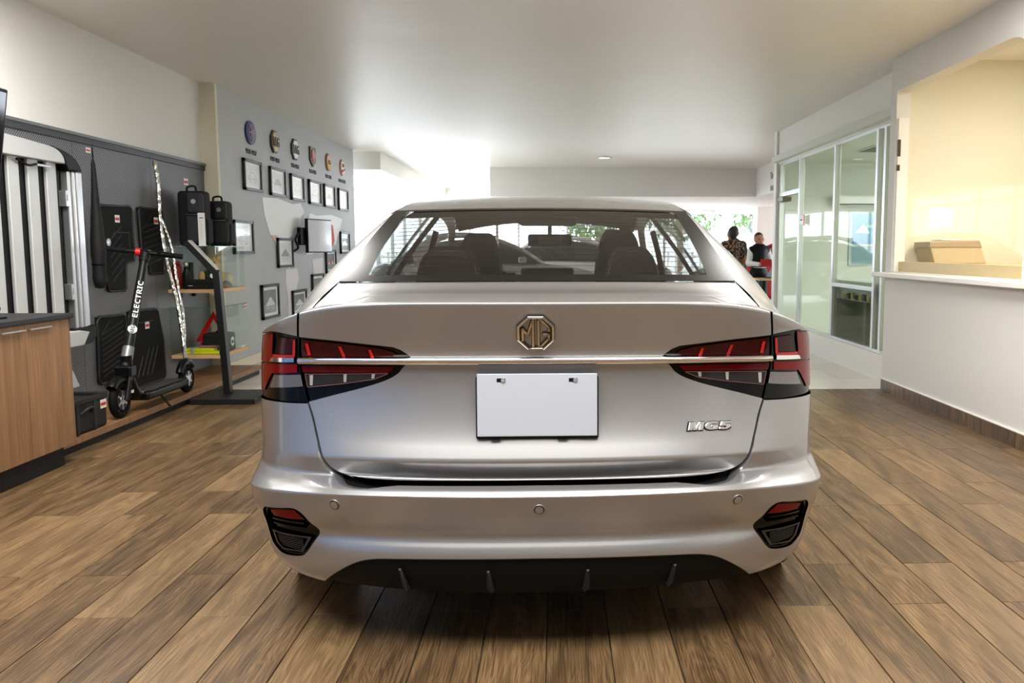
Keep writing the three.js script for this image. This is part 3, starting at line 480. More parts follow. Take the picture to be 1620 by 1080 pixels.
// ---------- car: glasshouse, cabin, wheels ----------
{
  const C3 = (pts) => { const c = new THREE.CatmullRomCurve3(pts.map(V3), false, 'centripetal'), L = c.getPoints(400); return (t) => { let i = 1; while (i < 400 && -L[i].z < t) i++; const a = L[i - 1], b = L[i], k = clamp((t + a.z) / (a.z - b.z || 1e-6), 0, 1); return a.clone().lerp(b, k); }; };
  const G = C3([[0.718, 1.054, 0.325], [0.695, 1.092, 0.375], [0.66, 1.132, 0.43], [0.633, 1.22, 0.62], [0.602, 1.31, 0.82], [0.57, 1.388, 1.02], [0.55, 1.437, 1.3], [0.535, 1.462, 1.7], [0.535, 1.463, 2.2], [0.545, 1.435, 2.7], [0.57, 1.36, 3.05], [0.7, 1.0, 3.7]]);
  const CL = C3([[0, 1.134, 0.375], [0, 1.225, 0.55], [0, 1.318, 0.77], [0, 1.4, 1.02], [0, 1.458, 1.35], [0, 1.494, 1.75], [0, 1.5, 2.1], [0, 1.478, 2.6], [0, 1.425, 3.0], [0, 1.02, 3.8]]);
  const crown = (t0, t1, c0, c1, nu, nw, u0 = -1, u1 = 1, w0 = 0, w1 = 1, drop = 0) => { // surface between both roof edges, arched over the centre line
    const P = []; for (let j = 0; j <= nw; j++) { const w = lerp(w0, w1, j / nw), g = G(lerp(t0, t1, w)), c = CL(lerp(c0, c1, w)); for (let i = 0; i <= nu; i++) { const u = lerp(u0, u1, i / nu), k = 1 - Math.abs(u) ** 2.1; P.push(new THREE.Vector3(g.x * u, lerp(g.y, c.y, k) - drop, lerp(g.z, c.z, k))); } }
    return grid(P, nu + 1, nw + 1);
  };
  mesh('roof', crown(1.02, 3.05, 1.02, 3.0, 24, 30), PAINT, car);
  mesh('headliner', crown(1.05, 3.0, 1.05, 2.95, 16, 20, -0.97, 0.97, 0, 1, 0.035), CABINLIGHT, car);
  const rear = mesh('rear_window', crown(0.43, 1.02, 0.375, 1.02, 24, 16), std(new THREE.Color().setRGB(0.5, 0.48, 0.46), 0.02, 0, { transmission: 1, thickness: 0, ior: 1.5 }), car);
  const FR = std(0x0a0a0a, 0.25), band = (u0, u1, w0, w1, n = 12) => crown(0.43, 1.02, 0.375, 1.02, n, n, u0, u1, w0, w1, -0.0025);
  const frit = [band(-1, 1, 0, 0.06, 24), band(-1, 1, 0.955, 1, 24)];
  for (const s of [-1, 1]) { const P = []; for (let j = 0; j <= 16; j++) { const w = j / 16, g = G(lerp(0.43, 1.02, w)), c = CL(lerp(0.375, 1.02, w)), wid = lerp(0.135, 0.085, w); for (let i = 0; i <= 4; i++) { const u = 1 - wid * i / 4, k = 1 - u ** 2.1; P.push(new THREE.Vector3(s * g.x * u, lerp(g.y, c.y, k) + 0.0025, lerp(g.z, c.z, k))); } } frit.push(grid(P, 5, 17)); }
  mesh('window_border', frit, FR, rear);
  const lines = []; for (let k = 0; k < 15; k++) { const w = 0.1 + k * 0.057, P = []; for (let i = 0; i <= 20; i++) { const u = lerp(-0.86, 0.86, i / 20), g = G(lerp(0.43, 1.02, w)), c = CL(lerp(0.375, 1.02, w)), q = 1 - Math.abs(u) ** 2.1; P.push([g.x * u, lerp(g.y, c.y, q) - 0.002, lerp(g.z, c.z, q)]); } lines.push(tube(P, 0.0008, 20, 4)); }
  const dl = mesh('heater_lines', lines, std(0x1c1712, 0.6), rear); dl.userData.kind = 'stuff';
  mesh('windscreen', crown(3.05, 3.7, 3.0, 3.8, 16, 10), M.glass, car);
  // rear pillars and shoulders
  const B = (t) => { const p = surf(HP + Math.max(0, t - 0.59), 0); return V3(p); };
  for (const s of [1, -1]) {
    const sheet = (inset, t1, n = 30, m = 14, a0 = 0) => { const P = [], f0 = phiOf(0.718, 0), f1 = HP + t1 - 0.59; for (let i = 0; i <= n; i++) { const a = lerp(a0, 1, i / n), b = V3(surf(lerp(f0, f1, a ** 0.9), 0)), g = G(lerp(0.325, t1, a ** 1.05)); for (let j = 0; j <= m; j++) { const w = j / m, q = g.clone().lerp(b, w), bulge = 0.034 * smooth(0, 0.6, a) * Math.sin(Math.PI * w ** 0.75); q.x += bulge * 0.8 - inset; q.y += bulge * 0.6 - inset * 0.5; q.x *= s; P.push(q); } } return grid(P, m + 1, n + 1); };
    mesh('rear_pillar', sheet(0, 1.12), PAINT, car);
    mesh('pillar_trim', sheet(0.035, 1.12, 20, 10, 0.35), CABIN, car);
    // roof rail, side glass and door pillars
    const S = (t) => { const g = G(t); return new THREE.Vector3(g.x + 0.045, g.y - 0.045, g.z); }, strip = (A, Bf, t0, t1, n = 24, m = 4, off = 0) => { const P = []; for (let i = 0; i <= n; i++) { const t = lerp(t0, t1, i / n), a = A(t), b = Bf(t); for (let j = 0; j <= m; j++) { const q = a.clone().lerp(b, j / m); q.x += 0.02 * Math.sin(Math.PI * j / m) + off; q.x *= s; P.push(q); } } return grid(P, m + 1, n + 1); };
    mesh('roof_rail', strip(G, S, 1.1, 3.68), PAINT, car);
    mesh('side_window', strip(S, B, 1.1, 3.55, 24, 8), std(0xb9c2bf, 0.02, 0, { transmission: 1, thickness: 0 }), car);
    for (const [a, b] of [[1.1, 1.2], [1.42, 1.47], [2.02, 2.14], [3.3, 3.36]]) mesh('door_pillar', strip(S, B, a, b, 2, 8, 0.004), BLACKGLOSS, car);
    mesh('inner_pillar', strip(S, B, 1.98, 2.18, 2, 8, -0.04), CABINLIGHT, car);
    mesh('belt_trim', tube([1.0, 1.5, 2, 2.5, 3, 3.5].map((t) => { const b = B(t); return [s * (b.x + 0.004), b.y + 0.008, b.z]; }), 0.008, 40, 6), M.chrome, car);
    mesh('door_lining', bx(s > 0 ? 0.8 : -0.83, s > 0 ? 0.83 : -0.8, 0.3, 0.95, -3.5, -0.9), CABIN, car);
    mesh('seat_belt', tube([[s * 0.56, 1.33, -2.08], [s * 0.6, 1.15, -2.05], [s * 0.62, 0.9, -2.0]], 0.016, 12, 5).scale(1, 1, 1), TRIMBLACK, car);
  }
  // bonnet and nose
  const P = [], N = 24, K = 14; for (let j = 0; j <= K; j++) { const t = lerp(3.5, 4.12, j / K); for (let i = 0; i <= N; i++) { const u = i / N * 2 - 1, b = V3(surf(HP + t - 0.59, 0)); P.push(new THREE.Vector3(b.x * u, b.y + 0.05 * (1 - u * u), -t)); } }
  mesh('bonnet', grid(P, N + 1, K + 1), PAINT, car);
  const F = []; for (let j = 0; j <= 30; j++) { const v = NV * j / 30; for (let i = 0; i <= 32; i++) { const a = Math.PI * i / 32, p = surf(HP + 3.5, v); F.push(new THREE.Vector3(p[0] * Math.cos(a), p[1], -4.08 - 0.42 * Math.sin(a) ** 0.8 * (0.75 + 0.25 * Math.sin(Math.PI * clamp(j / 30, 0.1, 0.9))))); } }
  mesh('nose', grid(F, 33, 31), PAINT, car);
  const T = []; for (let j = 0; j <= 8; j++) for (let i = 0; i <= 32; i++) { const a = Math.PI * i / 32, p = surf(HP + 3.5, 0), k = j / 8; T.push(new THREE.Vector3(p[0] * Math.cos(a) * k, p[1] + 0.05 * (1 - k * k), -4.08 - 0.42 * Math.sin(a) ** 0.8 * 0.78 * k)); }
  mesh('bonnet_front', grid(T, 33, 9), PAINT, car);
  mesh('underbody', bx(-0.72, 0.72, 0.2, 0.34, -4.2, -0.3, 0.03), TRIMBLACK, car);
  for (const s of [1, -1]) for (const t of [0.98, 3.62]) {
    const w = mesh('wheel', lathe([[0.2, -0.1], [0.29, -0.105], [0.325, -0.085], [0.335, -0.03], [0.335, 0.03], [0.325, 0.085], [0.29, 0.105], [0.2, 0.1]], 40).rotateZ(HP), M.blackRubber, car); w.position.set(s * 0.85, 0.335, -t);
    mesh('rim', [lathe([[0, 0.085], [0.05, 0.09], [0.06, 0.08]], 24).rotateZ(-HP * s), lathe([[0.19, 0.1], [0.21, 0.108], [0.225, 0.1], [0.2, 0.05]], 32).rotateZ(-HP * s), ...[...Array(10)].map((_, k) => bx(-0.012, 0.012, 0.04, 0.21, -0.02, 0.02, 0.004).rotateX(k * Math.PI / 5).translate(s * 0.08, 0, 0))], M.alu, w);
    mesh('wheel_arch', new THREE.RingGeometry(0.3, 0.385, 40).rotateY(s * HP).translate(s * 0.945, 0.36, -t), TRIMBLACK, car);
  }
  // cabin
  mesh('parcel_shelf', bx(-0.62, 0.62, 1.0, 1.02, -1.0, -0.45, 0.005), std(0x1d1b19, 0.9), car);
  mesh('cabin_floor', bx(-0.8, 0.8, 0.34, 0.38, -3.5, -0.9), CABIN, car);
  const head = (w, h, d) => { const s = new THREE.Shape(); s.moveTo(-w * 0.5, 0); s.bezierCurveTo(-w * 0.56, h * 0.5, -w * 0.46, h, -w * 0.2, h); s.lineTo(w * 0.2, h); s.bezierCurveTo(w * 0.46, h, w * 0.56, h * 0.5, w * 0.5, 0); s.closePath(); return extrude(s, d, 0.02, 14).translate(0, 0, -d / 2); };
  const pipe = (w, h, z) => { const c = new THREE.CatmullRomCurve3([[-w * 0.46, 0.02], [-w * 0.49, h * 0.5], [-w * 0.42, h * 0.82], [-w * 0.2, h * 0.97], [w * 0.2, h * 0.97], [w * 0.42, h * 0.82], [w * 0.49, h * 0.5], [w * 0.46, 0.02]].map(([x, y]) => new THREE.Vector3(x, y, z))); return new THREE.TubeGeometry(c, 40, 0.0035, 5); };
  for (const [x, y0, w, h, t, lean] of [[-0.375, 0.92, 0.26, 0.325, 1.1, -0.12], [0.365, 0.92, 0.22, 0.325, 1.1, -0.12], [-0.33, 0.62, 0.25, 0.7, 2.05, -0.16], [0.375, 0.62, 0.26, 0.72, 2.05, -0.16]]) {
    const st = mesh('seat', head(w, h, 0.12), SEAT, car); st.position.set(x, y0, -t); st.rotation.x = -lean;
    mesh('piping', pipe(w * 0.96, h, 0.065), SEAM, st);
  }
  mesh('rear_bench', bx(-0.62, 0.62, 0.5, 0.98, -1.16, -1.04, 0.04), SEAT, car);
  for (const s of [-1, 1]) mesh('front_seat_back', bx(s * 0.35 - 0.23, s * 0.35 + 0.23, 0.4, 1.02, -2.1, -1.94, 0.06), SEAT, car);
  mesh('dashboard', [bx(-0.72, 0.72, 0.75, 1.03, -3.6, -3.05, 0.06), bx(-0.17, 0.17, 1.02, 1.12, -3.2, -3.12, 0.02), bx(-0.5, -0.2, 1.02, 1.09, -3.25, -3.05, 0.02)], std(0x17161a, 0.8), car);
  const sw = mesh('steering_wheel', new THREE.TorusGeometry(0.18, 0.017, 8, 32), TRIMBLACK, car); sw.position.set(-0.35, 0.95, -2.75); sw.rotation.x = -0.4;
  const mi = mesh('rear_view_mirror', bx(-0.13, 0.13, -0.036, 0.036, -0.03, 0.0, 0.02), TRIMBLACK, car); mi.position.set(0.02, 1.292, -2.72); mi.rotation.x = 0.05;
  mesh('mirror_glass', bx(-0.07, 0.07, -0.024, 0.024, 0.0, 0.002, 0.001), std(0xb9ad98, 0.15, 0.6), mi);
  mesh('mirror_stalk', rod([0.02, 1.32, -2.74], [0.02, 1.4, -2.86], 0.012), TRIMBLACK, car);
  mesh('overhead_console', bx(-0.16, 0.18, 1.375, 1.43, -2.75, -2.4, 0.025), CABINLIGHT, car);
}
// ---------- left wall: accessory display ----------
const meshTex = dataTex(64, 64, (u, v) => { const a = Math.sin(u * 8 * Math.PI) * Math.sin(v * 8 * Math.PI); return a > 0.2 ? [26, 26, 28] : [128, 128, 131]; }, true, [0.1, 0.1]);
const PERF = std(0xffffff, 0.5, 0.35, { map: meshTex });
const DARKRAIL = std(0x38383b, 0.45, 0.4), CASEWOOD = M.woodLight;
// polygon given as (depth, height) on a plane of constant x, extruded towards the room
function onWall(pts, x, thick, bevel = 0) { const g = extrude(pts.map(([d, y]) => [d, y]), thick, bevel); g.applyMatrix4(new THREE.Matrix4().set(0, 0, 1, x, 0, 1, 0, 0, -1, 0, 0, 0, 0, 0, 0, 1)); return g; }
{
  const t = thing('perforated_panel', 'dark grey perforated metal panel covering the left wall behind the accessories', 'wall panel', [0, 0, 0]);
  const ds = [3.0, 4.0, 5.2, 6.45, 7.65, 8.79];
  for (let i = 0; i < ds.length - 1; i++) mesh('panel_sheet', bx(XL + 0.002, XL + 0.02, 0.092, 2.0, -ds[i + 1] + 0.002, -ds[i] - 0.002), PERF, t);
  mesh('top_rail', bx(XL + 0.002, XL + 0.035, 2.0, 2.065, -8.79, -3.0, 0.004), DARKRAIL, t);
  mesh('top_edge', bx(XL + 0.002, XL + 0.045, 2.045, 2.068, -8.79, -3.0, 0.003), std(0x6c6c70, 0.4, 0.5), t);
}
{ // low display platform
  const t = thing('display_platform', 'low wooden display platform with a black plinth along the left wall', 'platform', [0, 0, 0]);
  mesh('deck_board', bx(XL + 0.002, -2.95, 0.045, 0.09, -8.78, -5.19, 0.003), M.wood, t);
  mesh('plinth', bx(XL + 0.002, -2.965, 0, 0.045, -8.76, -5.19), M.kick, t);
}
{ // cabinet
  const t = thing('cabinet', 'wooden cupboard with a black worktop at the left edge', 'cabinet', [0, 0, 0]);
  mesh('body', bx(XL + 0.045, -2.845, 0.11, 0.845, -5.165, -3.3), M.wood, t);
  mesh('worktop', bx(XL + 0.045, -2.8, 0.845, 0.872, -5.18, -3.28, 0.004), std(0x17171a, 0.5), t);
  mesh('toe_kick', bx(XL + 0.06, -2.845, 0, 0.11, -5.07, -3.3), M.kick, t);
  for (let i = 0; i < 4; i++) {
    const d1 = 5.168 - i * 0.43, dr = mesh('door', bx(-2.845, -2.822, 0.112, 0.842, -d1 + 0.002, -d1 + 0.428, 0.002), M.wood, t), c = d1 - (i % 2 ? 0.12 : 0.31);
    mesh('handle', [rod([-2.806, 0.812, -(c - 0.1)], [-2.806, 0.812, -(c + 0.1)], 0.006), rod([-2.825, 0.812, -(c - 0.085)], [-2.806, 0.812, -(c - 0.085)], 0.005), rod([-2.825, 0.812, -(c + 0.085)], [-2.806, 0.812, -(c + 0.085)], 0.005)], M.alu, dr);
  }
}
{ // small device on the worktop
  const t = thing('desk_lamp', 'small black desk device with a silver head on the cupboard worktop', 'device', [-3.02, 0.872, -4.71]);
  mesh('base', lathe([[0, 0], [0.05, 0], [0.05, 0.012], [0.012, 0.02], [0.012, 0.02]], 20), M.black, t);
  mesh('stem', tube([[0, 0.015, 0], [0, 0.12, 0], [-0.01, 0.2, 0.0]], 0.011, 16, 8), M.black, t);
  mesh('head', bx(-0.035, 0.025, 0.19, 0.25, -0.025, 0.03, 0.02), M.blackSatin, t); mesh('cap', new THREE.SphereGeometry(0.02, 14, 10).translate(0.01, 0.255, 0.012), M.alu, t);
  mesh('cable', tube([[0.03, 0.006, 0.0], [0.07, 0.05, -0.04], [0.04, 0.1, -0.02], [0.012, 0.03, 0.01], [0.06, 0.006, 0.03], [0.09, 0.006, -0.06]], 0.005, 40, 6), M.black, t);
  t.name = 'desk_device';
}
{ // television at the left edge
  const t = thing('television', 'black flat television high on the left wall above the cupboard', 'television', [-3.15, 1.86, -4.69], 0);
  t.rotation.set(0, 0, -0.15);
  mesh('screen_case', bx(-0.02, 0.02, -0.26, 0.28, -0.5, 0.5, 0.01), M.black, t); mesh('screen', bx(0.0205, 0.022, -0.24, 0.26, -0.48, 0.48), std(0x050506, 0.08), t);
  mesh('wall_arm', bx(-0.23, -0.018, -0.02, 0.02, -0.04, 0.04), M.black, t);
}
{ // aluminium roof rack tray on the wall
  const t = thing('roof_rack', 'aluminium roof rack tray with pale slats hung upright on the dark panel', 'roof rack', [0, 0, 0]), X = -3.4;
  mesh('backing', bx(X - 0.005, X + 0.005, 0.68, 1.84, -6.2, -4.95), M.black, t);
  for (let i = 0; i < 6; i++) { const d = 6.012 - 0.2065 * i; mesh('slat', bx(X + 0.006, X + 0.032, 0.68, 1.83, -(d + 0.113), -d, 0.008), M.aluMatte, t); }
  const top = new THREE.Shape(); top.moveTo(4.9, 1.815); top.lineTo(6.16, 1.815); top.quadraticCurveTo(6.16, 1.9, 6.0, 1.917); top.lineTo(4.9, 1.965); top.closePath();
  const g = extrude(top, 0.07, 0.006, 10); g.applyMatrix4(new THREE.Matrix4().set(0, 0, 1, X, 0, 1, 0, 0, -1, 0, 0, 0, 0, 0, 0, 1)); mesh('top_rail', g, M.aluMatte, t);
  const cap = new THREE.Shape(); cap.moveTo(6.0, 1.92); cap.quadraticCurveTo(6.33, 1.9, 6.36, 1.78); cap.lineTo(6.2, 1.775); cap.lineTo(6.165, 1.815); cap.quadraticCurveTo(6.16, 1.89, 6.0, 1.917); cap.closePath();
  const g2 = extrude(cap, 0.075, 0.005, 10); g2.applyMatrix4(new THREE.Matrix4().set(0, 0, 1, X - 0.002, 0, 1, 0, 0, -1, 0, 0, 0, 0, 0, 0, 1)); mesh('corner_cap', g2, M.black, t);
  for (const [a, b, x] of [[6.225, 6.262, 0.05], [6.268, 6.30, 0.062], [6.306, 6.34, 0.068], [6.346, 6.39, 0.06]]) mesh('side_rail', bx(X - 0.002, X + x, 0.66, 1.775, -b, -a, 0.008), M.alu, t);
  for (const y of [1.62, 0.98]) mesh('bracket', [bx(X + 0.002, X + 0.055, y - 0.09, y + 0.02, -6.222, -6.185, 0.004), bx(X + 0.056, X + 0.06, y - 0.05, y - 0.01, -6.215, -6.195)], M.alu, t);
  mesh('bottom_cap', onWall([[6.13, 0.69], [6.42, 0.7], [6.42, 0.62], [6.36, 0.575], [6.25, 0.57]], X - 0.002, 0.08, 0.006), M.black, t);
  mesh('bottom_rail', onWall([[4.9, 0.68], [6.18, 0.68], [6.3, 0.66], [6.22, 0.57], [4.9, 0.57]], X, 0.09, 0.01), M.aluMatte, t);
  mesh('label_sticker', stick(X + 0.073, X + 0.075, 1.845, 1.875, -5.84, -5.77), M.label, t);
  mesh('strap', tube([[X + 0.05, 1.8, -5.66], [X + 0.06, 1.77, -5.76], [X + 0.055, 1.785, -5.86]], 0.008, 16, 6), M.black, t); mesh('strap_buckle', bx(X + 0.05, X + 0.062, 1.775, 1.79, -6.02, -5.86, 0.003), M.alu, t);
}
{ // folded umbrella
  const t = thing('umbrella', 'closed black umbrella hanging beside the roof rack', 'umbrella', [-3.365, 0, -6.6]);
  mesh('canopy', lathe([[0.004, 1.9], [0.014, 1.86], [0.022, 1.7], [0.034, 1.5], [0.05, 1.3], [0.052, 1.2], [0.044, 1.12], [0.05, 1.02], [0.035, 0.96], [0.004, 0.95]], 9), std(0x08080a, 0.7), t);
  mesh('tip', rod([0, 1.9, 0], [0, 2.0, 0], 0.006, 0.003), M.black, t);
  mesh('emblem', lathe([[0, 0], [0.03, 0], [0.03, 0.006], [0, 0.008]], 8).rotateZ(-HP).translate(0.045, 1.29, -0.06), M.alu, t);
  mesh('tie', new THREE.TorusGeometry(0.047, 0.006, 6, 20).rotateX(HP).translate(0, 1.13, 0), M.black, t);
  mesh('label_sticker', stick(0.0, 0.003, 1.93, 1.965, 0.03, 0.09), M.label, t);
}
function mat(pts, label, ribs, sticker) { // moulded rubber car mat on the wall
  const t = thing('floor_mat', label, 'car mat', [0, 0, 0], 0, 'black rubber car mats on the panel'), X = XL + 0.022;
  mesh('base', onWall(pts, X, 0.012, 0.004), std(0x090909, 0.7, 0, { specularIntensity: 0.4 }), t);
  const loop = []; pts.forEach((p, i) => { const q = pts[(i + 1) % pts.length]; for (let k = 0; k < 6; k++) loop.push([X + 0.014, lerp(p[1], q[1], (k + 0.5) / 6), -lerp(p[0], q[0], (k + 0.5) / 6)]); });
  mesh('rim', tube(loop, 0.011, 120, 6, true), std(0x101011, 0.45), t);
  for (const [d0, y0, d1, y1] of ribs) mesh('rib', rod([X + 0.0155, y0, -d0], [X + 0.0155, y1, -d1], 0.0055, 0.0055, 5), std(0x111112, 0.5), t);
  if (sticker) { mesh('label_sticker', stick(X + 0.0175, X + 0.0195, sticker[1] - 0.028, sticker[1] + 0.028, -sticker[0] - 0.035, -sticker[0] + 0.035), M.label, t); }
}
const diag = (d0, d1, y0, y1, n, dy) => [...Array(n)].map((_, i) => { const y = lerp(y0, y1, i / (n - 1)); return [d0, y, d1, y + dy]; });
mat([[6.7, 1.565], [7.25, 1.58], [7.255, 1.15], [7.11, 1.125], [7.085, 0.915], [6.82, 0.92], [6.8, 1.0], [6.68, 1.02]], 'black rubber car mat with a stepped lower edge beside the umbrella', [...diag(6.86, 7.06, 0.98, 1.3, 6, 0.12), [6.86, 1.3, 6.95, 1.37], [6.95, 1.37, 7.18, 1.37], [7.18, 1.37, 7.18, 1.2]], [7.0, 1.475]);
mat([[7.36, 1.58], [7.8, 1.578], [7.78, 1.035], [7.52, 1.03], [7.5, 1.12], [7.38, 1.15]], 'black rubber car mat at the top, partly behind the scooter handlebar and silver strip', [...diag(7.42, 7.74, 1.1, 1.42, 8, 0.06), [7.42, 1.4, 7.58, 1.52]], [7.66, 1.48]);
mat([[6.62, 0.735], [7.05, 0.725], [7.04, 0.22], [6.95, 0.2], [6.6, 0.24]], 'black rubber car mat low on the panel, left of the scooter stem', [...diag(6.66, 7.0, 0.28, 0.6, 9, 0.08), [6.66, 0.6, 6.8, 0.7]], null);
mat([[7.1, 0.745], [7.6, 0.735], [7.69, 0.46], [7.7, 0.12], [7.09, 0.12]], 'black rubber car mat low on the panel, right of the scooter stem', [[7.28, 0.2, 7.42, 0.42], [7.36, 0.2, 7.5, 0.42], [7.44, 0.2, 7.58, 0.42], [7.2, 0.2, 7.3, 0.36], [7.2, 0.64, 7.5, 0.64]], [7.4, 0.61]);
{ // crinkled silver trim strip
  const strand = (P, r, seed2) => { const c = new THREE.CatmullRomCurve3(P.map((p) => new THREE.Vector3(...p))), g = new THREE.TubeGeometry(c, 150, r, 7); const a = g.attributes.position; for (let i = 0; i < a.count; i++) { const y = a.getY(i), k = 0.35 * r * n3(a.getX(i) * 40 + seed2, y * 22, a.getZ(i) * 40); a.setXYZ(i, a.getX(i) + k, y, a.getZ(i) + k); } g.computeVertexNormals(); return g; };
  const t = thing('trim_strip', 'long crinkled silver trim strip leaning against the panel behind the scooter', 'trim strip', [0, 0, 0]), m = std(0xe8e8e6, 0.22, 0.95);
  mesh('strand', strand([[-3.38, 1.98, -7.62], [-3.35, 1.8, -7.6], [-3.33, 1.5, -7.56], [-3.27, 1.15, -7.5], [-3.2, 0.8, -7.5], [-3.14, 0.45, -7.45], [-3.06, 0.18, -7.28]], 0.016, 1), m, t);
  mesh('strand', strand([[-3.33, 1.5, -7.58], [-3.28, 1.28, -7.62], [-3.24, 1.02, -7.6], [-3.17, 0.66, -7.54], [-3.14, 0.47, -7.47]], 0.012, 5), m, t);
}
{ // electric kick scooter
  const t = thing('kick_scooter', 'black electric kick scooter with a red band on its handlebar, on the platform', 'scooter', [-2.985, 0.09, 0]);
  const wheel = (z, r, w) => { const o = mesh('wheel', new THREE.TorusGeometry(r - w * 0.5, w * 0.5, 12, 36).rotateY(HP), M.blackRubber, t); o.position.set(0, r, z); mesh('hub', cyl(r * 0.55, r * 0.55, w * 0.8, 24).rotateZ(HP), std(0x1c1c1e, 0.4), o); mesh('hub_cap', [cyl(r * 0.25, r * 0.25, w * 0.95, 16).rotateZ(HP), ...[...Array(6)].map((_, i) => bx(w * 0.38, w * 0.44, r * 0.15, r * 0.52, -0.006, 0.006).rotateX(i * Math.PI / 3))], M.alu, o); return o; };
  wheel(-6.02, 0.125, 0.05); wheel(-7.1, 0.115, 0.05);
  mesh('deck', bx(-0.075, 0.075, 0.075, 0.135, -6.98, -6.28, 0.018), M.blackSatin, t); mesh('grip_mat', bx(-0.06, 0.06, 0.135, 0.14, -6.92, -6.36, 0.002), std(0x29292b, 0.9), t);
  mesh('neck', tube([[0, 0.11, -6.34], [0, 0.14, -6.24], [0, 0.28, -6.15], [0, 0.42, -6.14]], 0.04, 24, 10), M.blackSatin, t);
  mesh('fork', [rod([0.045, 0.125, -6.02], [0.045, 0.3, -6.1], 0.016), rod([-0.045, 0.125, -6.02], [-0.045, 0.3, -6.1], 0.016), bx(-0.06, 0.06, 0.27, 0.35, -6.16, -6.07, 0.015)], M.blackSatin, t);
  mesh('front_mudguard', new THREE.TorusGeometry(0.135, 0.035, 8, 20, 1.9).rotateZ(0.5).rotateY(HP).scale(1, 1, 1).translate(0, 0.125, -6.02), M.blackSatin, t);
  mesh('rear_mudguard', new THREE.TorusGeometry(0.135, 0.03, 8, 20, 2.0).rotateZ(0.7).rotateY(HP).translate(0, 0.115, -7.1), M.blackSatin, t);
  mesh('stem', rod([0, 0.34, -6.12], [0.0, 1.1, -6.5], 0.033, 0.028, 18), M.blackSatin, t);
  mesh('folding_clamp', rod([0, 0.39, -6.145], [0, 0.47, -6.185], 0.04, 0.038, 18), std(0x77787a, 0.35, 0.7), t);
  mesh('stem_head', rod([0, 1.06, -6.48], [0, 1.13, -6.515], 0.035, 0.035, 16), M.black, t);
  const dir = new THREE.Vector3(0.235, -0.03, -0.06);
  const H = (k) => [dir.x * k, 1.125 + dir.y * k, -6.51 + dir.z * k];
  mesh('handlebar', rod(H(-1), H(1), 0.016), M.black, t); mesh('grip', rod(H(-1.02), H(-0.5), 0.02), M.blackRubber, t); mesh('grip', rod(H(0.5), H(1.02), 0.02), M.blackRubber, t);
  mesh('red_band', rod(H(-0.26), H(-0.12), 0.028), std(0xd01818, 0.4), t);
  mesh('brake_lever', tube([H(0.3), [H(0.55)[0], H(0.55)[1] + 0.02, H(0.55)[2] + 0.05], [H(0.9)[0], H(0.9)[1] + 0.015, H(0.9)[2] + 0.06]], 0.006, 16, 6), M.black, t);
  mesh('display', bx(-0.03, 0.03, 1.13, 1.15, -6.54, -6.48, 0.006), M.blackSatin, t);
  mesh('kickstand', rod([0.06, 0.085, -6.5], [0.15, 0.009, -6.44], 0.008), M.blackSatin, t);
  mesh('reflector', bx(0.04, 0.046, 0.16, 0.18, -6.13, -6.1), std(0xcccccc, 0.2), t);
  // lettering up the stem
  const up = new THREE.Vector3(0, 0.76, -0.38).normalize(), face = new THREE.Vector3(0.55, 0.37, 0.75).normalize(); face.addScaledVector(up, -face.dot(up)).normalize();
  const mtx = new THREE.Matrix4().makeBasis(up, face.clone().cross(up), face), pos = (k) => new THREE.Vector3(0, 0.34, -6.12).addScaledVector(up, k).addScaledVector(face, 0.0315);
  const word = text('ELECTRIC', 0.034, 0.002); word.scale(1.35, 1, 1); word.applyMatrix4(mtx); const wp = pos(0.5); word.translate(wp.x, wp.y, wp.z); mesh('stem_lettering', word, std(0xd8dadb, 0.5), t);
  const oct = new THREE.Shape([...Array(8)].map((_, i) => new THREE.Vector2(0.032 * Math.cos(Math.PI / 8 + i * Math.PI / 4), 0.032 * Math.sin(Math.PI / 8 + i * Math.PI / 4))));
  const lg = new THREE.ExtrudeGeometry(oct, { depth: 0.002, bevelEnabled: false }); lg.applyMatrix4(mtx); const lp = pos(0.27); lg.translate(lp.x, lp.y, lp.z); const lo = mesh('stem_emblem', lg, std(0xd8dadb, 0.5), t);
  const mg = text('MG', 0.026, 0.003); mg.applyMatrix4(mtx); mg.translate(lp.x, lp.y, lp.z); mesh('emblem_letters', mg, std(0x141416, 0.5), lo);
}
{ // soft black boot organiser
  const t = thing('boot_organiser', 'soft black storage box with a red and white sticker on the platform end', 'storage box', [-3.12, 0.09, -5.52]);
  mesh('body', bx(-0.17, 0.17, 0, 0.2, -0.27, 0.27, 0.03), std(0x0c0c0d, 0.7), t);
  mesh('rim', [bx(-0.175, 0.175, 0.185, 0.225, -0.275, -0.25, 0.01), bx(-0.175, 0.175, 0.185, 0.225, 0.25, 0.275, 0.01), bx(0.15, 0.175, 0.185, 0.225, -0.27, 0.27, 0.01), bx(-0.175, -0.15, 0.185, 0.3, -0.27, 0.27, 0.01)], std(0x101012, 0.6), t);
  mesh('side_strap', [bx(0.17, 0.176, 0.01, 0.2, -0.12, -0.09), bx(0.17, 0.176, 0.01, 0.2, 0.08, 0.11)], std(0x17171a, 0.6), t);
  mesh('handle', tube([[0.172, 0.13, -0.06], [0.2, 0.16, -0.03], [0.2, 0.16, 0.03], [0.172, 0.13, 0.06]], 0.01, 16, 6), std(0x17171a, 0.6), t);
  mesh('label_sticker', stick(0.172, 0.174, 0.125, 0.18, -0.245, -0.175), M.label, t);
}
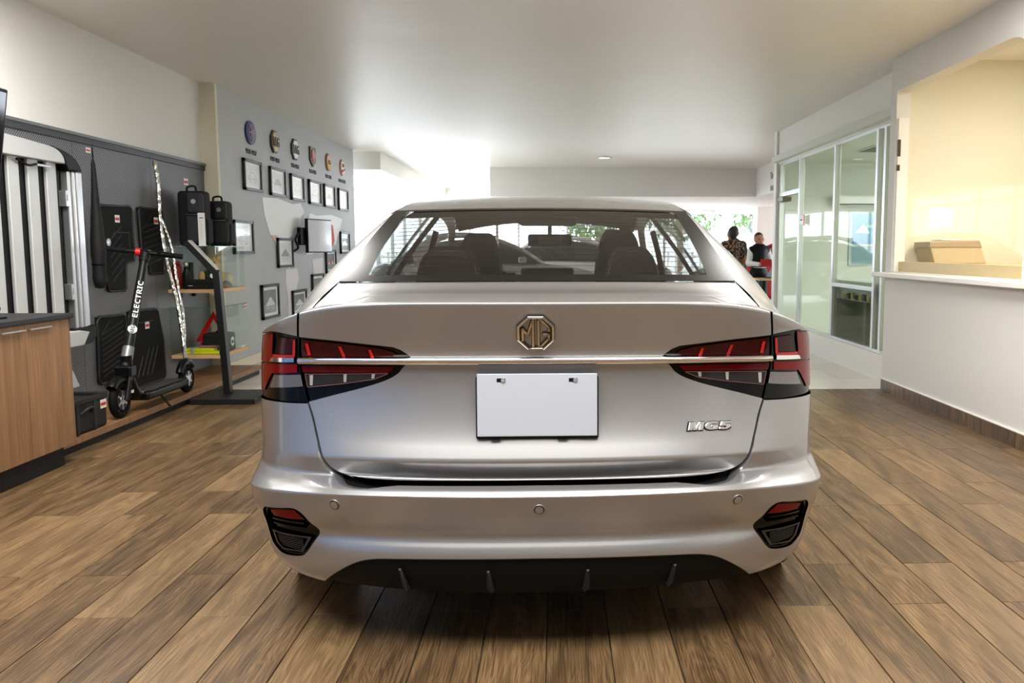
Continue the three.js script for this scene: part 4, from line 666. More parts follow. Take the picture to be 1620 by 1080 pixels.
{ // grey bracket on the panel above the organiser
  const t = thing('accessory_bracket', 'small grey wedge-shaped accessory on the panel above the black storage box', 'accessory', [XL + 0.021, 0.3, -6.0]);
  mesh('body', extrude([[0, 0], [0.14, 0], [0.1, 0.11], [0, 0.13]], 0.2, 0.008).translate(0, 0, -0.1), std(0x9a9c9e, 0.4, 0.3), t);
  mesh('opening', bx(0.02, 0.135, 0.012, 0.03, 0.095, 0.111, 0.003), M.black, t);
}
// glass display cases
const clearCase = std(0xfafdfb, 0.01, 0, { transmission: 1, thickness: 0, ior: 1.35, specularIntensity: 0.5 });
function displayCase(y0, y1, label) {
  const x0 = XL + 0.022, x1 = -3.005, d0 = 7.87, d1 = 8.6, t = thing('display_case', label, 'display case', [0, 0, 0], 0, 'glass display cases');
  mesh('base_board', bx(x0, x1, y0 - 0.032, y0, -d1, -d0, 0.002), CASEWOOD, t);
  mesh('front_pane', bx(x0 + 0.004, x1 - 0.004, y0, y1, -d0 - 0.008, -d0 - 0.004), clearCase, t);
  mesh('side_pane', bx(x1 - 0.008, x1 - 0.004, y0, y1, -d1 + 0.004, -d0 - 0.01), clearCase, t);
  mesh('end_pane', bx(x0 + 0.004, x1 - 0.01, y0, y1, -d1 + 0.004, -d1 + 0.008), clearCase, t);
  mesh('top_pane', bx(x0 + 0.004, x1 - 0.004, y1, y1 + 0.005, -d1 + 0.004, -d0 - 0.004), clearCase, t);
  const e = 0.0025; mesh('pane_edge', [bx(x0, x1 - 0.002, y1 + 0.001, y1 + 0.006, -d0 - 0.004, -d0 - 0.0015), bx(x1 - 0.004, x1 - 0.0015, y1 + 0.001, y1 + 0.006, -d1, -d0), bx(x1 - 0.005, x1 - 0.002, y0, y1, -d0 - 0.006, -d0 - 0.003), bx(x0, x0 + 0.003, y0, y1, -d0 - 0.006, -d0 - 0.003)], M.glassEdge, t);
  return t;
}
const c1 = displayCase(0.885, 1.262, 'upper glass display case with a wooden base, holding the teddy bear');
for (const d of [8.1, 8.4]) mesh('bracket', bx(XL + 0.022, XL + 0.05, 0.8, 0.853, -d, -d + 0.03), M.black, c1);
const c2 = displayCase(0.3, 0.72, 'lower glass display case with a wooden base, holding the warning triangle');
for (const d of [8.1, 8.4]) mesh('bracket', bx(XL + 0.022, XL + 0.05, 0.22, 0.268, -d, -d + 0.03), M.black, c2);
mesh('label_sticker', stick(-3.004, -3.002, 0.67, 0.71, -8.59, -8.53), M.label, c2);
{ // things in the upper case
  let t = thing('thermos', 'tall red thermos flask in the upper glass case', 'flask', [-3.375, 0.885, -7.94]);
  mesh('flask_body', lathe([[0, 0], [0.038, 0], [0.04, 0.01], [0.04, 0.2], [0.035, 0.215], [0, 0.215]], 24), std(0x8e1114, 0.3, 0.3), t); mesh('flask_cap', lathe([[0, 0.215], [0.03, 0.215], [0.03, 0.25], [0, 0.25]], 20), std(0x7a1012, 0.4), t);
  t = thing('bottle', 'slim black bottle with a silver cap beside the red flask', 'bottle', [-3.3, 0.885, -7.96]);
  mesh('bottle_body', lathe([[0, 0], [0.032, 0], [0.034, 0.01], [0.034, 0.14], [0.016, 0.18], [0.016, 0.2], [0, 0.2]], 20), M.blackSatin, t); mesh('bottle_cap', lathe([[0, 0.2], [0.018, 0.2], [0.018, 0.235], [0, 0.235]], 16), M.alu, t);
  single('gift_box', bx(-3.36, -3.3, 0.885, 1.12, -8.12, -8.05, 0.004), M.black, 'tall plain black box behind the slim black bottle', 'box');
  t = thing('folded_shirt', 'folded black shirt lying in the upper glass case in front of the teddy bear', 'shirt', [-3.165, 0.885, -7.975]);
  mesh('fold', bx(-0.1, 0.14, 0, 0.05, -0.08, 0.08, 0.02), std(0x0c0c0d, 0.9), t); mesh('fold', bx(-0.11, 0.13, 0.045, 0.085, -0.075, 0.075, 0.018), std(0x101012, 0.9), t); mesh('shirt_badge', bx(-0.1, -0.06, 0.03, 0.034, 0.079, 0.082), M.white, t);
  t = thing('teddy_bear', 'small tan teddy bear in a black shirt in the upper glass case', 'teddy bear', [-3.18, 0.888, -8.24], 0.25);
  const fur = std(0xc39a5e, 0.95), S = (r, x, y, z, sx = 1, sy = 1, sz = 1) => new THREE.SphereGeometry(r, 18, 14).scale(sx, sy, sz).translate(x, y, z);
  mesh('body', S(0.085, 0, 0.09, 0, 1, 1.05, 0.9), std(0x0e0e10, 0.9), t); mesh('head', [S(0.068, 0, 0.215, 0.01, 1.08, 0.95, 1), S(0.03, 0, 0.2, 0.07, 1, 0.8, 1)], fur, t); mesh('ear', S(0.024, -0.052, 0.268, 0), fur, t); mesh('ear', S(0.024, 0.052, 0.268, 0), fur, t);
  mesh('nose', S(0.011, 0, 0.208, 0.1), M.black, t); mesh('eye', S(0.008, -0.025, 0.232, 0.072), M.black, t); mesh('eye', S(0.008, 0.025, 0.232, 0.072), M.black, t);
  mesh('arm', S(0.034, -0.085, 0.1, 0.04, 0.9, 1.5, 1), fur, t); mesh('arm', S(0.034, 0.085, 0.1, 0.04, 0.9, 1.5, 1), fur, t); mesh('leg', S(0.04, -0.05, 0.035, 0.09, 0.9, 0.9, 1.4), fur, t); mesh('leg', S(0.04, 0.05, 0.035, 0.09, 0.9, 0.9, 1.4), fur, t);
  mesh('shirt_emblem', cyl(0.025, 0.025, 0.004, 8).rotateX(HP).translate(0.01, 0.11, 0.078), M.white, t);
  const capShape = (c, label, x, z, turn) => { const q = thing('cap', label, 'cap', [x, 0.885, z], turn, 'caps in the glass case'); mesh('crown', new THREE.SphereGeometry(0.075, 20, 10, 0, 6.3, 0, HP).scale(1, 0.85, 1.05), c, q); mesh('peak', extrude([[-0.06, 0], [0.06, 0], [0.05, 0.07], [0, 0.09], [-0.05, 0.07]], 0.004, 0.001).rotateX(HP).translate(0, 0.01, 0.05), c, q); };
  capShape(std(0x8e8e8a, 0.9), 'grey cap at the right end of the upper glass case', -3.13, -8.38, 0.4); capShape(std(0x7a1216, 0.9), 'dark red cap behind the folded black shirt', -3.33, -8.3, 0.2);
  t = thing('plush_cushion', 'cream plush cushion at the back of the upper glass case', 'cushion', [-3.2, 0.885, -8.53]); mesh('cushion_body', bx(-0.1, 0.1, 0, 0.13, -0.045, 0.045, 0.04), std(0xd8ceb6, 0.95), t); mesh('cushion_tag', bx(0.06, 0.075, 0.02, 0.05, 0.044, 0.047), M.white, t);
  single('key_ring', new THREE.TorusGeometry(0.02, 0.005, 8, 20).rotateX(HP).translate(-3.06, 0.891, -8.2), M.red, 'small red key ring on the case floor near the grey cap', 'key ring');
}
{ // things in the lower case
  let t = thing('warning_triangle', 'red warning triangle standing in the lower glass case', 'warning triangle', [-3.255, 0.3, -8.42], 0.1);
  const tri = (k) => [[-0.17 * k, -0.09 * k], [0.17 * k, -0.09 * k], [0, 0.205 * k]], s = new THREE.Shape(tri(1).map((p) => new THREE.Vector2(...p))); s.holes.push(new THREE.Path(tri(0.6).map((p) => new THREE.Vector2(...p))));
  mesh('reflector_frame', extrude(s, 0.012, 0.004).translate(0, 0.155, 0), std(0xc81410, 0.3), t); mesh('foot', bx(-0.12, 0.12, 0, 0.06, -0.02, 0.03, 0.006), std(0x8c1210, 0.4), t); mesh('foot_bar', bx(-0.14, 0.14, 0.0, 0.02, -0.04, 0.05, 0.006), M.black, t);
  t = thing('safety_vest', 'folded yellow safety vest in the lower glass case', 'vest', [-3.18, 0.3, -7.97]);
  const vest = std(0xd9d800, 0.7); mesh('fold', bx(-0.16, 0.15, 0, 0.028, -0.06, 0.06, 0.012), vest, t); mesh('fold', bx(-0.16, 0.1, 0.026, 0.055, -0.055, 0.055, 0.012), vest, t); mesh('reflective_band', bx(-0.1, -0.07, 0.0, 0.058, -0.057, 0.061, 0.004), std(0xbfc1c0, 0.3, 0.4), t);
  t = thing('work_gloves', 'pair of dull pink work gloves on the yellow vest', 'gloves', [-3.15, 0.357, -7.97]); mesh('glove', bx(-0.06, 0.09, 0, 0.018, -0.03, 0.03, 0.009), std(0x9a6a62, 0.9), t); mesh('cuff', bx(0.08, 0.12, 0, 0.02, -0.03, 0.03, 0.009), std(0x70403c, 0.9), t);
  t = thing('tool_pouch', 'black tool pouch with a round white emblem in the lower glass case', 'pouch', [-3.1, 0.3, -8.22]);
  mesh('pouch_body', bx(-0.15, 0.075, 0, 0.17, -0.11, 0.11, 0.02), std(0x0d0d0e, 0.6), t); const em = mesh('emblem', cyl(0.045, 0.045, 0.003, 8).rotateX(HP).rotateY(HP).translate(0.0765, 0.085, -0.02), M.white, t); mesh('emblem_letters', text('MG', 0.03, 0.002).rotateY(HP).translate(0.0785, 0.085, -0.02), M.black, em); mesh('pouch_handle', tube([[-0.06, 0.168, 0], [-0.05, 0.185, 0], [0.0, 0.185, 0], [0.01, 0.168, 0]], 0.007, 16, 6), M.black, t);
  t = thing('first_aid_cloth', 'crumpled dark red cloth beside the warning triangle', 'cloth', [-3.26, 0.3, -8.07]); mesh('cloth_fold', bx(-0.06, 0.06, 0, 0.025, -0.03, 0.03, 0.01), std(0x6b1a18, 0.9), t); mesh('cloth_edge', bx(-0.02, 0.08, 0.02, 0.035, -0.02, 0.025, 0.007), std(0x7c2420, 0.9), t);
  for (let i = 0; i < 2; i++) single('leaflet', bx(-3.09, -3.02, 0.3 + i * 0.012, 0.311 + i * 0.012, -8.56, -8.45 - i * 0.01), M.white, i ? 'upper white leaflet at the right end of the lower glass case' : 'lower white leaflet at the right end of the lower glass case', 'leaflet', 'leaflets in the lower case');
}
function backpack(x, d, w, h, dp, col, label) {
  const t = thing('backpack', label, 'backpack', [x, 1.268, -d], 0, 'backpacks on the glass case'), m = std(col, 0.75), m2 = std(0x0b0b0d, 0.8);
  mesh('main_compartment', bx(-w / 2, w / 2, 0, h, -dp / 2, dp * 0.2, 0.035), m2, t);
  mesh('front_pocket', bx(w * -0.1, w / 2 + 0.01, 0.02, h * 0.55, dp * 0.1, dp / 2, 0.03), m, t); mesh('upper_pocket', bx(w * -0.08, w / 2, h * 0.58, h * 0.96, dp * 0.1, dp * 0.42, 0.028), m, t);
  mesh('side_pocket', bx(w / 2 - 0.02, w / 2 + 0.02, 0.02, h * 0.5, -dp * 0.4, dp * 0.1, 0.018), m2, t);
  mesh('grab_handle', tube([[-0.05, h - 0.01, -0.02], [-0.045, h + 0.035, -0.02], [0.02, h + 0.04, -0.02], [0.03, h - 0.01, -0.02]], 0.01, 20, 6), m2, t);
  mesh('shoulder_strap', tube([[-w * 0.45, h - 0.02, -dp * 0.45], [-w * 0.62, h * 0.6, -dp * 0.4], [-w * 0.5, 0.04, -dp * 0.4]], 0.016, 20, 6), m2, t);
  mesh('zip', tube([[w * -0.08, h * 0.57, dp * 0.44], [w * 0.2, h * 0.565, dp * 0.5], [w * 0.5, h * 0.57, dp * 0.42]], 0.004, 16, 5), std(0x6d6d70, 0.4, 0.5), t);
  mesh('emblem', cyl(0.022, 0.022, 0.004, 8).rotateX(HP).translate(w * 0.2, h * 0.8, dp * 0.425), M.alu, t);
}
backpack(-3.255, 8.05, 0.24, 0.49, 0.24, 0x2b2c35, 'tall dark blue-black backpack on the glass case, next to the silver strip');
backpack(-3.17, 8.42, 0.2, 0.42, 0.22, 0x161618, 'shorter black backpack on the glass case, nearest the grey picture wall');
{ const t = thing('price_card', 'narrow white price card standing between the two backpacks', 'card', [-3.12, 1.268, -7.89]); mesh('card', stick(-0.03, 0.03, 0, 0.29, -0.002, 0.002), std(0xffffff, 0.6, 0, { map: canvasTex(64, 256, (g, w, h) => { g.fillStyle = '#f1f1ef'; g.fillRect(0, 0, w, h); g.fillStyle = '#55585c'; g.fillRect(14, 36, 36, 7); g.fillStyle = '#c3c5c6'; for (let i = 0; i < 12; i++) g.fillRect(12, 60 + i * 13, 40 - (i % 3) * 7, 3); }) }), t); mesh('card_foot', bx(-0.03, 0.03, 0, 0.004, -0.03, 0.03), M.white, t); }
{ const o = single('price_sticker', stick(XL + 0.021, XL + 0.023, 1.83, 1.89, -8.4, -8.31), M.label, 'red and white sticker on the panel above the backpacks', 'sticker'); }
{ // sign stand
  const t = thing('sign_stand', 'black metal sign stand with a bent top and flat base plate', 'stand', [0, 0, 0]);
  mesh('base_plate', bx(-2.94, -2.42, 0, 0.045, -7.52, -7.02, 0.004), std(0x101012, 0.45), t);
  mesh('post', bx(-2.765, -2.71, 0.045, 1.06, -7.36, -7.29, 0.004).applyMatrix4(new THREE.Matrix4().set(1, -0.05, 0, 0.0, 0, 1, 0, 0, 0, 0, 1, 0, 0, 0, 0, 1)), std(0x0c0c0e, 0.4), t);
  const a = new THREE.Matrix4().makeRotationZ(0.74); a.setPosition(-2.905, 1.17, -7.32); const pg = bx(-0.024, 0.024, -0.165, 0.17, -0.04, 0.035, 0.004).applyMatrix4(a); mesh('sign_panel', pg, std(0x111113, 0.4), t);
  const b = new THREE.Matrix4().makeRotationZ(0.74); b.setPosition(-2.905, 1.17, -7.32); mesh('panel_face', bx(0.0245, 0.032, -0.16, 0.165, -0.038, 0.033, 0.002).applyMatrix4(b), M.aluMatte, t);
}
// ---------- grey gallery wall ----------
{
  const art = (k) => canvasTex(160, 96, (g, w, h) => {
    let s = k * 7919 + 13; const r = () => { s = (s * 16807) % 2147483647; return s / 2147483647; };
    const dark = k >= 8 ? 90 : 205; g.fillStyle = '#f4f4f3'; g.fillRect(0, 0, w, h); g.fillStyle = `rgb(${dark + 20},${dark + 20},${dark + 22})`; g.fillRect(16, 10, w - 32, h - 20);
    g.strokeStyle = g.fillStyle = dark < 150 ? '#e0e0de' : '#8d8f92'; g.lineWidth = 1.5; g.beginPath(); g.moveTo(34, 62); g.bezierCurveTo(40, 50, 52, 50, 58, 46); g.bezierCurveTo(66, 32, 96, 30, 104, 46); g.bezierCurveTo(116, 48, 126, 52, 127, 62); g.closePath(); if (k % 3 === 1 || dark < 150) g.fill(); else g.stroke();
    for (const x of [54, 108]) { g.beginPath(); g.arc(x, 64, 9, 0, 7); g.stroke(); } for (let i = 0; i < 26; i++) { g.globalAlpha = 0.35; g.fillRect(20 + r() * 116, 16 + r() * 60, 2 + r() * 12, 1 + r() * 2); } g.globalAlpha = 1;
    if (k === 12) { g.fillStyle = '#c0392f'; g.beginPath(); g.ellipse(80, 50, 24, 18, 0, 0, 7); g.fill(); }
  });
  const F = std(0x0c0c0d, 0.4);
  const list = [[9.46, 10.01, 1.865, 2.197, 'top row, first from the cream corner'], [10.31, 10.88, 1.86, 2.19, 'top row, second from the cream corner'], [11.1, 11.65, 1.85, 2.175, 'top row, third from the cream corner'], [11.9, 12.48, 1.84, 2.167, 'top row, fourth from the cream corner'], [12.66, 13.25, 1.84, 2.163, 'top row, fifth from the cream corner'], [13.48, 14.07, 1.83, 2.16, 'top row, last before the bright window'],
    [9.1, 9.67, 1.19, 1.54, 'just above the upper glass case'], [10.49, 11.08, 1.02, 1.373, 'left of the wall television'], [9.87, 10.46, 0.45, 0.841, 'lowest, right of the lower glass case'], [11.0, 11.6, 0.41, 0.725, 'lowest, right beside the car pillar'], [11.9, 12.48, 0.55, 0.903, 'below the television with a dark blue car'], [13.52, 14.1, 1.17, 1.507, 'right of the television near the window'], [12.65, 13.2, 0.893, 1.231, 'with a red car, under the television corner']];
  list.forEach(([d0, d1, y0, y1, where], k) => {
    const t = thing('picture_frame', 'black framed car picture on the grey wall, ' + where, 'picture', [XG, (y0 + y1) / 2, -(d0 + d1) / 2], 0, 'framed car pictures on the grey wall'), w = d1 - d0, h = y1 - y0, f = 0.03;
    mesh('frame', [bx(0.0055, 0.034, -h / 2, h / 2, -w / 2, -w / 2 + f), bx(0.0055, 0.034, -h / 2, h / 2, w / 2 - f, w / 2), bx(0.0055, 0.034, h / 2 - f, h / 2, -w / 2, w / 2), bx(0.0055, 0.034, -h / 2, -h / 2 + f, -w / 2, w / 2)], F, t);
    const g = new THREE.PlaneGeometry(w - 2 * f, h - 2 * f).rotateY(HP).translate(0.016, 0, 0); mesh('print', g, std(0xffffff, 0.35, 0, { map: art(k), clearcoat: 0.6, clearcoatRoughness: 0.05 }), t);
  });
  // six badges
  const disc = (pts, z, th) => onWall(pts, XG + z, th, 0.002), circle = (d, y, rd, ry, n = 32) => [...Array(n)].map((_, i) => [d + rd * Math.cos(i / n * 2 * Math.PI), y + ry * Math.sin(i / n * 2 * Math.PI)]), oct = (d, y, r) => [...Array(8)].map((_, i) => [d + r * 1.08 * Math.cos(Math.PI / 8 + i * Math.PI / 4), y + r * Math.sin(Math.PI / 8 + i * Math.PI / 4)]);
  const put = (g, d, y, z) => g.rotateY(HP).translate(XG + z, y, -d);
  const years = ['1924-1927', '1927-1952', '1952-1962', '1962-1990', '1990-2010', '2010-ACTUAL'], D = [9.74, 10.545, 11.34, 12.145, 12.96, 13.785];
  const kinds = ['round dark blue badge with a reddish centre', 'octagonal tan badge with two letters', 'octagonal silver badge with two letters', 'shield-shaped badge with a red centre', 'oval gold and pink badge', 'round pale pink and red badge'];
  D.forEach((d, i) => {
    const y = 2.487, t = thing('wall_badge', kinds[i] + ' in the row above the pictures', 'badge', [0, 0, 0], 0, 'historic badges above the pictures');
    if (i === 0) { mesh('disc', disc(circle(d, y, 0.15, 0.125), 0.001, 0.02), std(0x2f3a6e, 0.4), t); mesh('ring', disc(circle(d, y, 0.115, 0.095), 0.021, 0.006), std(0x5a6496, 0.4), t); mesh('centre', disc(circle(d, y, 0.07, 0.06), 0.028, 0.006), std(0x6c3050, 0.4), t); mesh('rays', [...Array(8)].map((_, k) => bx(0, 0.004, -0.005, 0.005, 0.01, 0.1).rotateX(k * Math.PI / 4).translate(XG + 0.034, y, -d)), std(0xa98ba8, 0.4), t); }
    if (i === 1 || i === 2) { const a = i === 1 ? 0xb89c70 : 0xdedfe2, b = i === 1 ? 0x3a2a1c : 0x2a2a2e; mesh('plate', disc(oct(d, y, 0.14), 0.001, 0.02), std(b, 0.4), t); mesh('face', disc(oct(d, y, 0.118), 0.022, 0.006), std(a, 0.35, i === 2 ? 0.5 : 0), t); mesh('letters', put(text('MG', 0.11, 0.008), d, y, 0.03), std(b, 0.4), t); }
    if (i === 3) { const sh = (k) => [[d - 0.13 * k, y + 0.12 * k], [d + 0.13 * k, y + 0.12 * k], [d + 0.13 * k, y - 0.06 * k], [d, y - 0.14 * k], [d - 0.13 * k, y - 0.06 * k]]; mesh('shield', disc(sh(1), 0.001, 0.02), std(0x4a4038, 0.4), t); mesh('field', disc(circle(d, y + 0.01, 0.085, 0.085), 0.022, 0.006), std(0xc0564c, 0.4), t); mesh('letters', put(text('MG', 0.06, 0.006), d, y + 0.01, 0.03), std(0xe0b8a8, 0.4), t); }
    if (i === 4) { mesh('oval', disc(circle(d, y, 0.13, 0.125), 0.001, 0.02), std(0x8c6a34, 0.4), t); mesh('upper_field', disc(circle(d, y, 0.11, 0.105).filter((p) => p[1] >= y - 0.001), 0.022, 0.006), std(0xe2a79c, 0.4), t); mesh('lower_field', disc(circle(d, y, 0.11, 0.105).filter((p) => p[1] <= y + 0.001), 0.022, 0.006), std(0xc9a23c, 0.4), t); mesh('letters', put(text('MG', 0.06, 0.006), d, y, 0.03), std(0x5a3c1c, 0.4), t); }
    if (i === 5) { mesh('disc', disc(circle(d, y, 0.13, 0.125), 0.001, 0.02), std(0xc98c80, 0.4), t); mesh('field', disc(circle(d, y, 0.1, 0.1), 0.022, 0.006), std(0xeadbd6, 0.4), t); mesh('band', disc([[d - 0.1, y - 0.05], [d + 0.1, y + 0.0], [d + 0.1, y - 0.04], [d - 0.08, y - 0.08]], 0.028, 0.005), std(0x8c1c24, 0.4), t); mesh('letters', put(text('MG', 0.05, 0.006), d, y + 0.03, 0.03), std(0x7a2020, 0.4), t); }
    const cp = single('wall_caption', put(text(years[i], 0.052, 0.006), d + 0.02, 2.285, 0.001), std(0x151517, 0.5), 'black year caption under the ' + kinds[i], 'caption', 'year captions');
  });
  // painted world map
  const land = (px, label, mat, z = 0.002) => single('map_shape', onWall(px, XG + z, 0.002), mat, label, 'wall decal', 'world map on the grey wall'), W = std(0xf3f1f1, 0.6), RED = std(0xcf3a38, 0.6);
  land([[10.06, 1.82], [10.6, 1.84], [11.2, 1.8], [11.55, 1.83], [11.7, 1.72], [11.55, 1.66], [11.5, 1.55], [11.2, 1.5], [11.1, 1.4], [10.95, 1.36], [10.9, 1.26], [10.72, 1.24], [10.75, 1.14], [10.95, 1.12], [11.0, 0.98], [10.8, 1.06], [10.62, 1.14], [10.48, 1.3], [10.28, 1.42], [10.12, 1.62]], 'white painted shape of a northern continent below the top picture row', W);
  land([[10.83, 1.0], [11.3, 1.0], [11.35, 0.86], [11.12, 0.6], [11.02, 0.42], [10.98, 0.16], [10.86, 0.26], [10.88, 0.6], [10.8, 0.85]], 'white painted shape of a southern continent tapering down the grey wall', std(0xe6e0e1, 0.6));
  land([[12.0, 1.1], [12.55, 1.12], [12.5, 0.9], [12.35, 0.62], [12.2, 0.42], [12.1, 0.66]], 'pale painted continent shape under the wall television', std(0xe0dcdd, 0.6));
  land([[11.95, 1.72], [12.3, 1.7], [13.1, 1.74], [13.75, 1.7], [13.6, 1.55], [13.4, 1.42], [13.3, 1.3], [12.9, 1.36], [12.3, 1.2], [11.75, 1.16], [11.72, 1.3], [11.8, 1.5]], 'broad white painted landmass behind the wall television', W);
  land([[12.95, 1.62], [13.15, 1.58], [13.22, 1.36], [13.0, 1.24], [12.92, 1.4]], 'red painted country shape right of the wall television', RED, 0.005);
  land([[10.32, 1.4], [10.55, 1.4], [10.72, 1.24], [10.6, 1.17], [10.48, 1.3]], 'pink painted country shape on the northern continent', std(0xe2b3b0, 0.6), 0.005);
  const tv = thing('wall_television', 'small flat television on a bracket among the pictures on the grey wall', 'television', [-3.08, 1.41, -11.55], -0.2);
  mesh('screen_case', bx(-0.02, 0.02, -0.215, 0.215, -0.33, 0.33, 0.006), M.black, tv); mesh('screen', bx(0.02, 0.022, -0.2, 0.2, -0.32, 0.32), std(0xc4c2c6, 0.06), tv); mesh('bracket', bx(-0.19, -0.018, -0.02, 0.02, -0.03, 0.03), M.black, tv); mesh('media_player', bx(-0.07, -0.021, -0.12, 0.1, 0.3, 0.44, 0.006), M.black, tv);
  mesh('cable', tube([[-0.03, 0.05, 0.45], [-0.06, -0.05, 0.5], [-0.05, -0.15, 0.46], [-0.1, -0.2, 0.5]], 0.015, 20, 6), M.black, tv);
}
// ---------- reception window and office ----------
{
  let t = thing('reception_printer', 'cream curved-front printer behind the reception glass', 'printer', [XR + 0.42, 1.12, -7.28]);
  const prof = [[-0.17, 0], [0.27, 0], [0.2, 0.19], [-0.22, 0.175], [-0.205, 0.12]];
  mesh('case', extrude(prof, 0.3, 0.008).translate(0, 0, -0.15), std(0xb9b094, 0.4), t); mesh('lid', extrude([[-0.225, 0.13], [0.222, 0.13], [0.2, 0.19], [-0.22, 0.175]], 0.31, 0.006).translate(0, 0.004, -0.15), std(0xa39681, 0.35), t); mesh('paper_tray', bx(-0.1, 0.06, 0.19, 0.2, -0.1, 0.12, 0.004), M.white, t);
  t = thing('reception_desk', 'tan desk top behind the reception glass', 'desk', [0, 0, 0]); mesh('desk_top', bx(XR + 0.13, XR + 0.75, 1.085, 1.12, -7.47, -4.2, 0.006), std(0xc9b27c, 0.4), t); mesh('desk_front', bx(XR + 0.14, XR + 0.72, 0, 1.085, -7.46, -4.3), std(0xb69c66, 0.5), t);
  const n = single('notice', bx(XR + 0.34, XR + 0.55, 1.42, 1.6, -7.479, -7.476), M.white, 'white paper notice on the cream wall above the printer', 'notice');
  t = thing('pendant_lamp', 'tan cone pendant lamp at the right edge of the reception window', 'lamp', [XR + 0.62, 0, -5.95]);
  mesh('cord', rod([0, 2.33, 0], [0, CEIL - 0.002, 0], 0.004), M.black, t); mesh('shade', lathe([[0.03, 2.33], [0.035, 2.33], [0.16, 2.08], [0.155, 2.08], [0.03, 2.325]], 28), std(0xc8a878, 0.6), t); mesh('bulb', new THREE.SphereGeometry(0.035, 16, 12).translate(0, 2.12, 0), std(0xffffff, 0.4, 0, { emissive: 0xffe2b0, emissiveIntensity: 4 }), t);
  const l = new THREE.PointLight(0xffe2b0, 1.2); l.position.set(XR + 0.62, 2.12, -5.95); l.castShadow = true; scene.add(l);
}
{
  let t = thing('air_conditioner', 'white wall air conditioner inside the glazed office', 'air conditioner', [4.2, 1.83, -11.95]);
  mesh('case', bx(-0.42, 0.42, 0, 0.15, 0, -0.09 + 0.19, 0.04).translate(0, 0, 0), M.white, t); mesh('outlet', bx(-0.38, 0.38, 0.01, 0.025, 0.09, 0.104, 0.004), M.kick, t);
  t = thing('office_poster', 'blue picture in a pale frame on the office wall', 'picture', [4.36, 1.36, -12.045]);
  mesh('frame', bx(-0.3, 0.3, -0.35, 0.4, 0, 0.02), std(0xb7c4c4, 0.5), t); mesh('print', stick(-0.26, 0.26, -0.05, 0.36, 0.02, 0.024), std(0xffffff, 0.5, 0, { map: canvasTex(128, 96, (g, w, h) => { const q = g.createLinearGradient(0, 0, 0, h); q.addColorStop(0, '#79b7d4'); q.addColorStop(1, '#3b86b5'); g.fillStyle = q; g.fillRect(0, 0, w, h); g.fillStyle = '#cfe4ea'; g.beginPath(); g.moveTo(10, 60); g.lineTo(40, 30); g.lineTo(62, 62); g.fill(); g.fillStyle = '#9fd0c8'; g.fillRect(50, 34, 60, 10); }) }), t); mesh('lower_print', stick(-0.26, 0.26, -0.32, -0.08, 0.02, 0.024), std(0x7fa0ac, 0.5), t);
  const v = thing('ceiling_vent', 'slanted dark louvre in the office ceiling', 'vent', [3.75, 2.418, -10.2], 0.0); mesh('vent_frame', bx(-0.12, 0.12, -0.012, 0, -0.35, 0.35), M.trim, v); for (let i = 0; i < 5; i++) mesh('louvre', bx(-0.1 + i * 0.042, -0.075 + i * 0.042, -0.02, -0.012, -0.33, 0.33), std(0x6d7268, 0.6), v);
  t = thing('glass_notice', 'small red and white notice stuck on the office glass', 'notice', [XP - 0.012, 1.6, -10.85]); mesh('red_part', bx(-0.003, 0, -0.07, 0.07, 0.05, 0.1), std(0xd8564c, 0.5), t); mesh('white_part', bx(-0.003, 0, -0.05, 0.06, -0.32 + 0.2, 0.05), M.white, t); mesh('notice_line', bx(-0.0045, -0.003, -0.004, 0.01, -0.09, 0.0), M.kick, t);
  t = thing('office_desk', 'long grey desk with a metal edge just inside the office glass', 'desk', [0, 0, 0]);
  mesh('desk_top', bx(XP + 0.07, XP + 0.55, 0.86, 0.9, -9.9, -8.1, 0.006), std(0xc8cac4, 0.35), t); mesh('metal_edge', bx(XP + 0.06, XP + 0.08, 0.7, 0.88, -9.75, -8.15, 0.004), std(0xb7babb, 0.25, 0.8), t); mesh('desk_leg', bx(XP + 0.1, XP + 0.5, 0, 0.86, -9.88, -9.82), std(0x9da19a, 0.5), t); mesh('desk_leg', bx(XP + 0.1, XP + 0.5, 0, 0.86, -8.2, -8.14), std(0x9da19a, 0.5), t); mesh('desk_panel', bx(XP + 0.45, XP + 0.48, 0.1, 0.86, -9.8, -8.2), std(0xc2c6bf, 0.5), t);
  for (let i = 0; i < 9; i++) { const c = single('desk_tag', bx(XP + 0.05, XP + 0.059, 0.71, 0.76 + 0.012 * (i % 3), -9.4 + i * 0.12, -9.34 + i * 0.12), i % 2 ? M.kick : std(0xb09a4a, 0.4), 'small dark and brass tag on the metal edge of the office desk', 'tag', 'tags along the office desk edge'); }
  t = thing('office_chair', 'dark office chair behind the grey desk', 'chair', [4.2, 0, -9.4], -1.2); mesh('seat', bx(-0.22, 0.22, 0.43, 0.5, -0.22, 0.22, 0.03), M.kick, t); mesh('backrest', bx(-0.2, 0.2, 0.55, 0.98, 0.2, 0.25, 0.03), M.kick, t); mesh('column', rod([0, 0.08, 0], [0, 0.43, 0], 0.025), M.alu, t); for (let i = 0; i < 5; i++) mesh('foot', rod([0, 0.08, 0], [0.26 * Math.cos(i * 1.257), 0.03, 0.26 * Math.sin(i * 1.257)], 0.018, 0.012), M.kick, t);
}
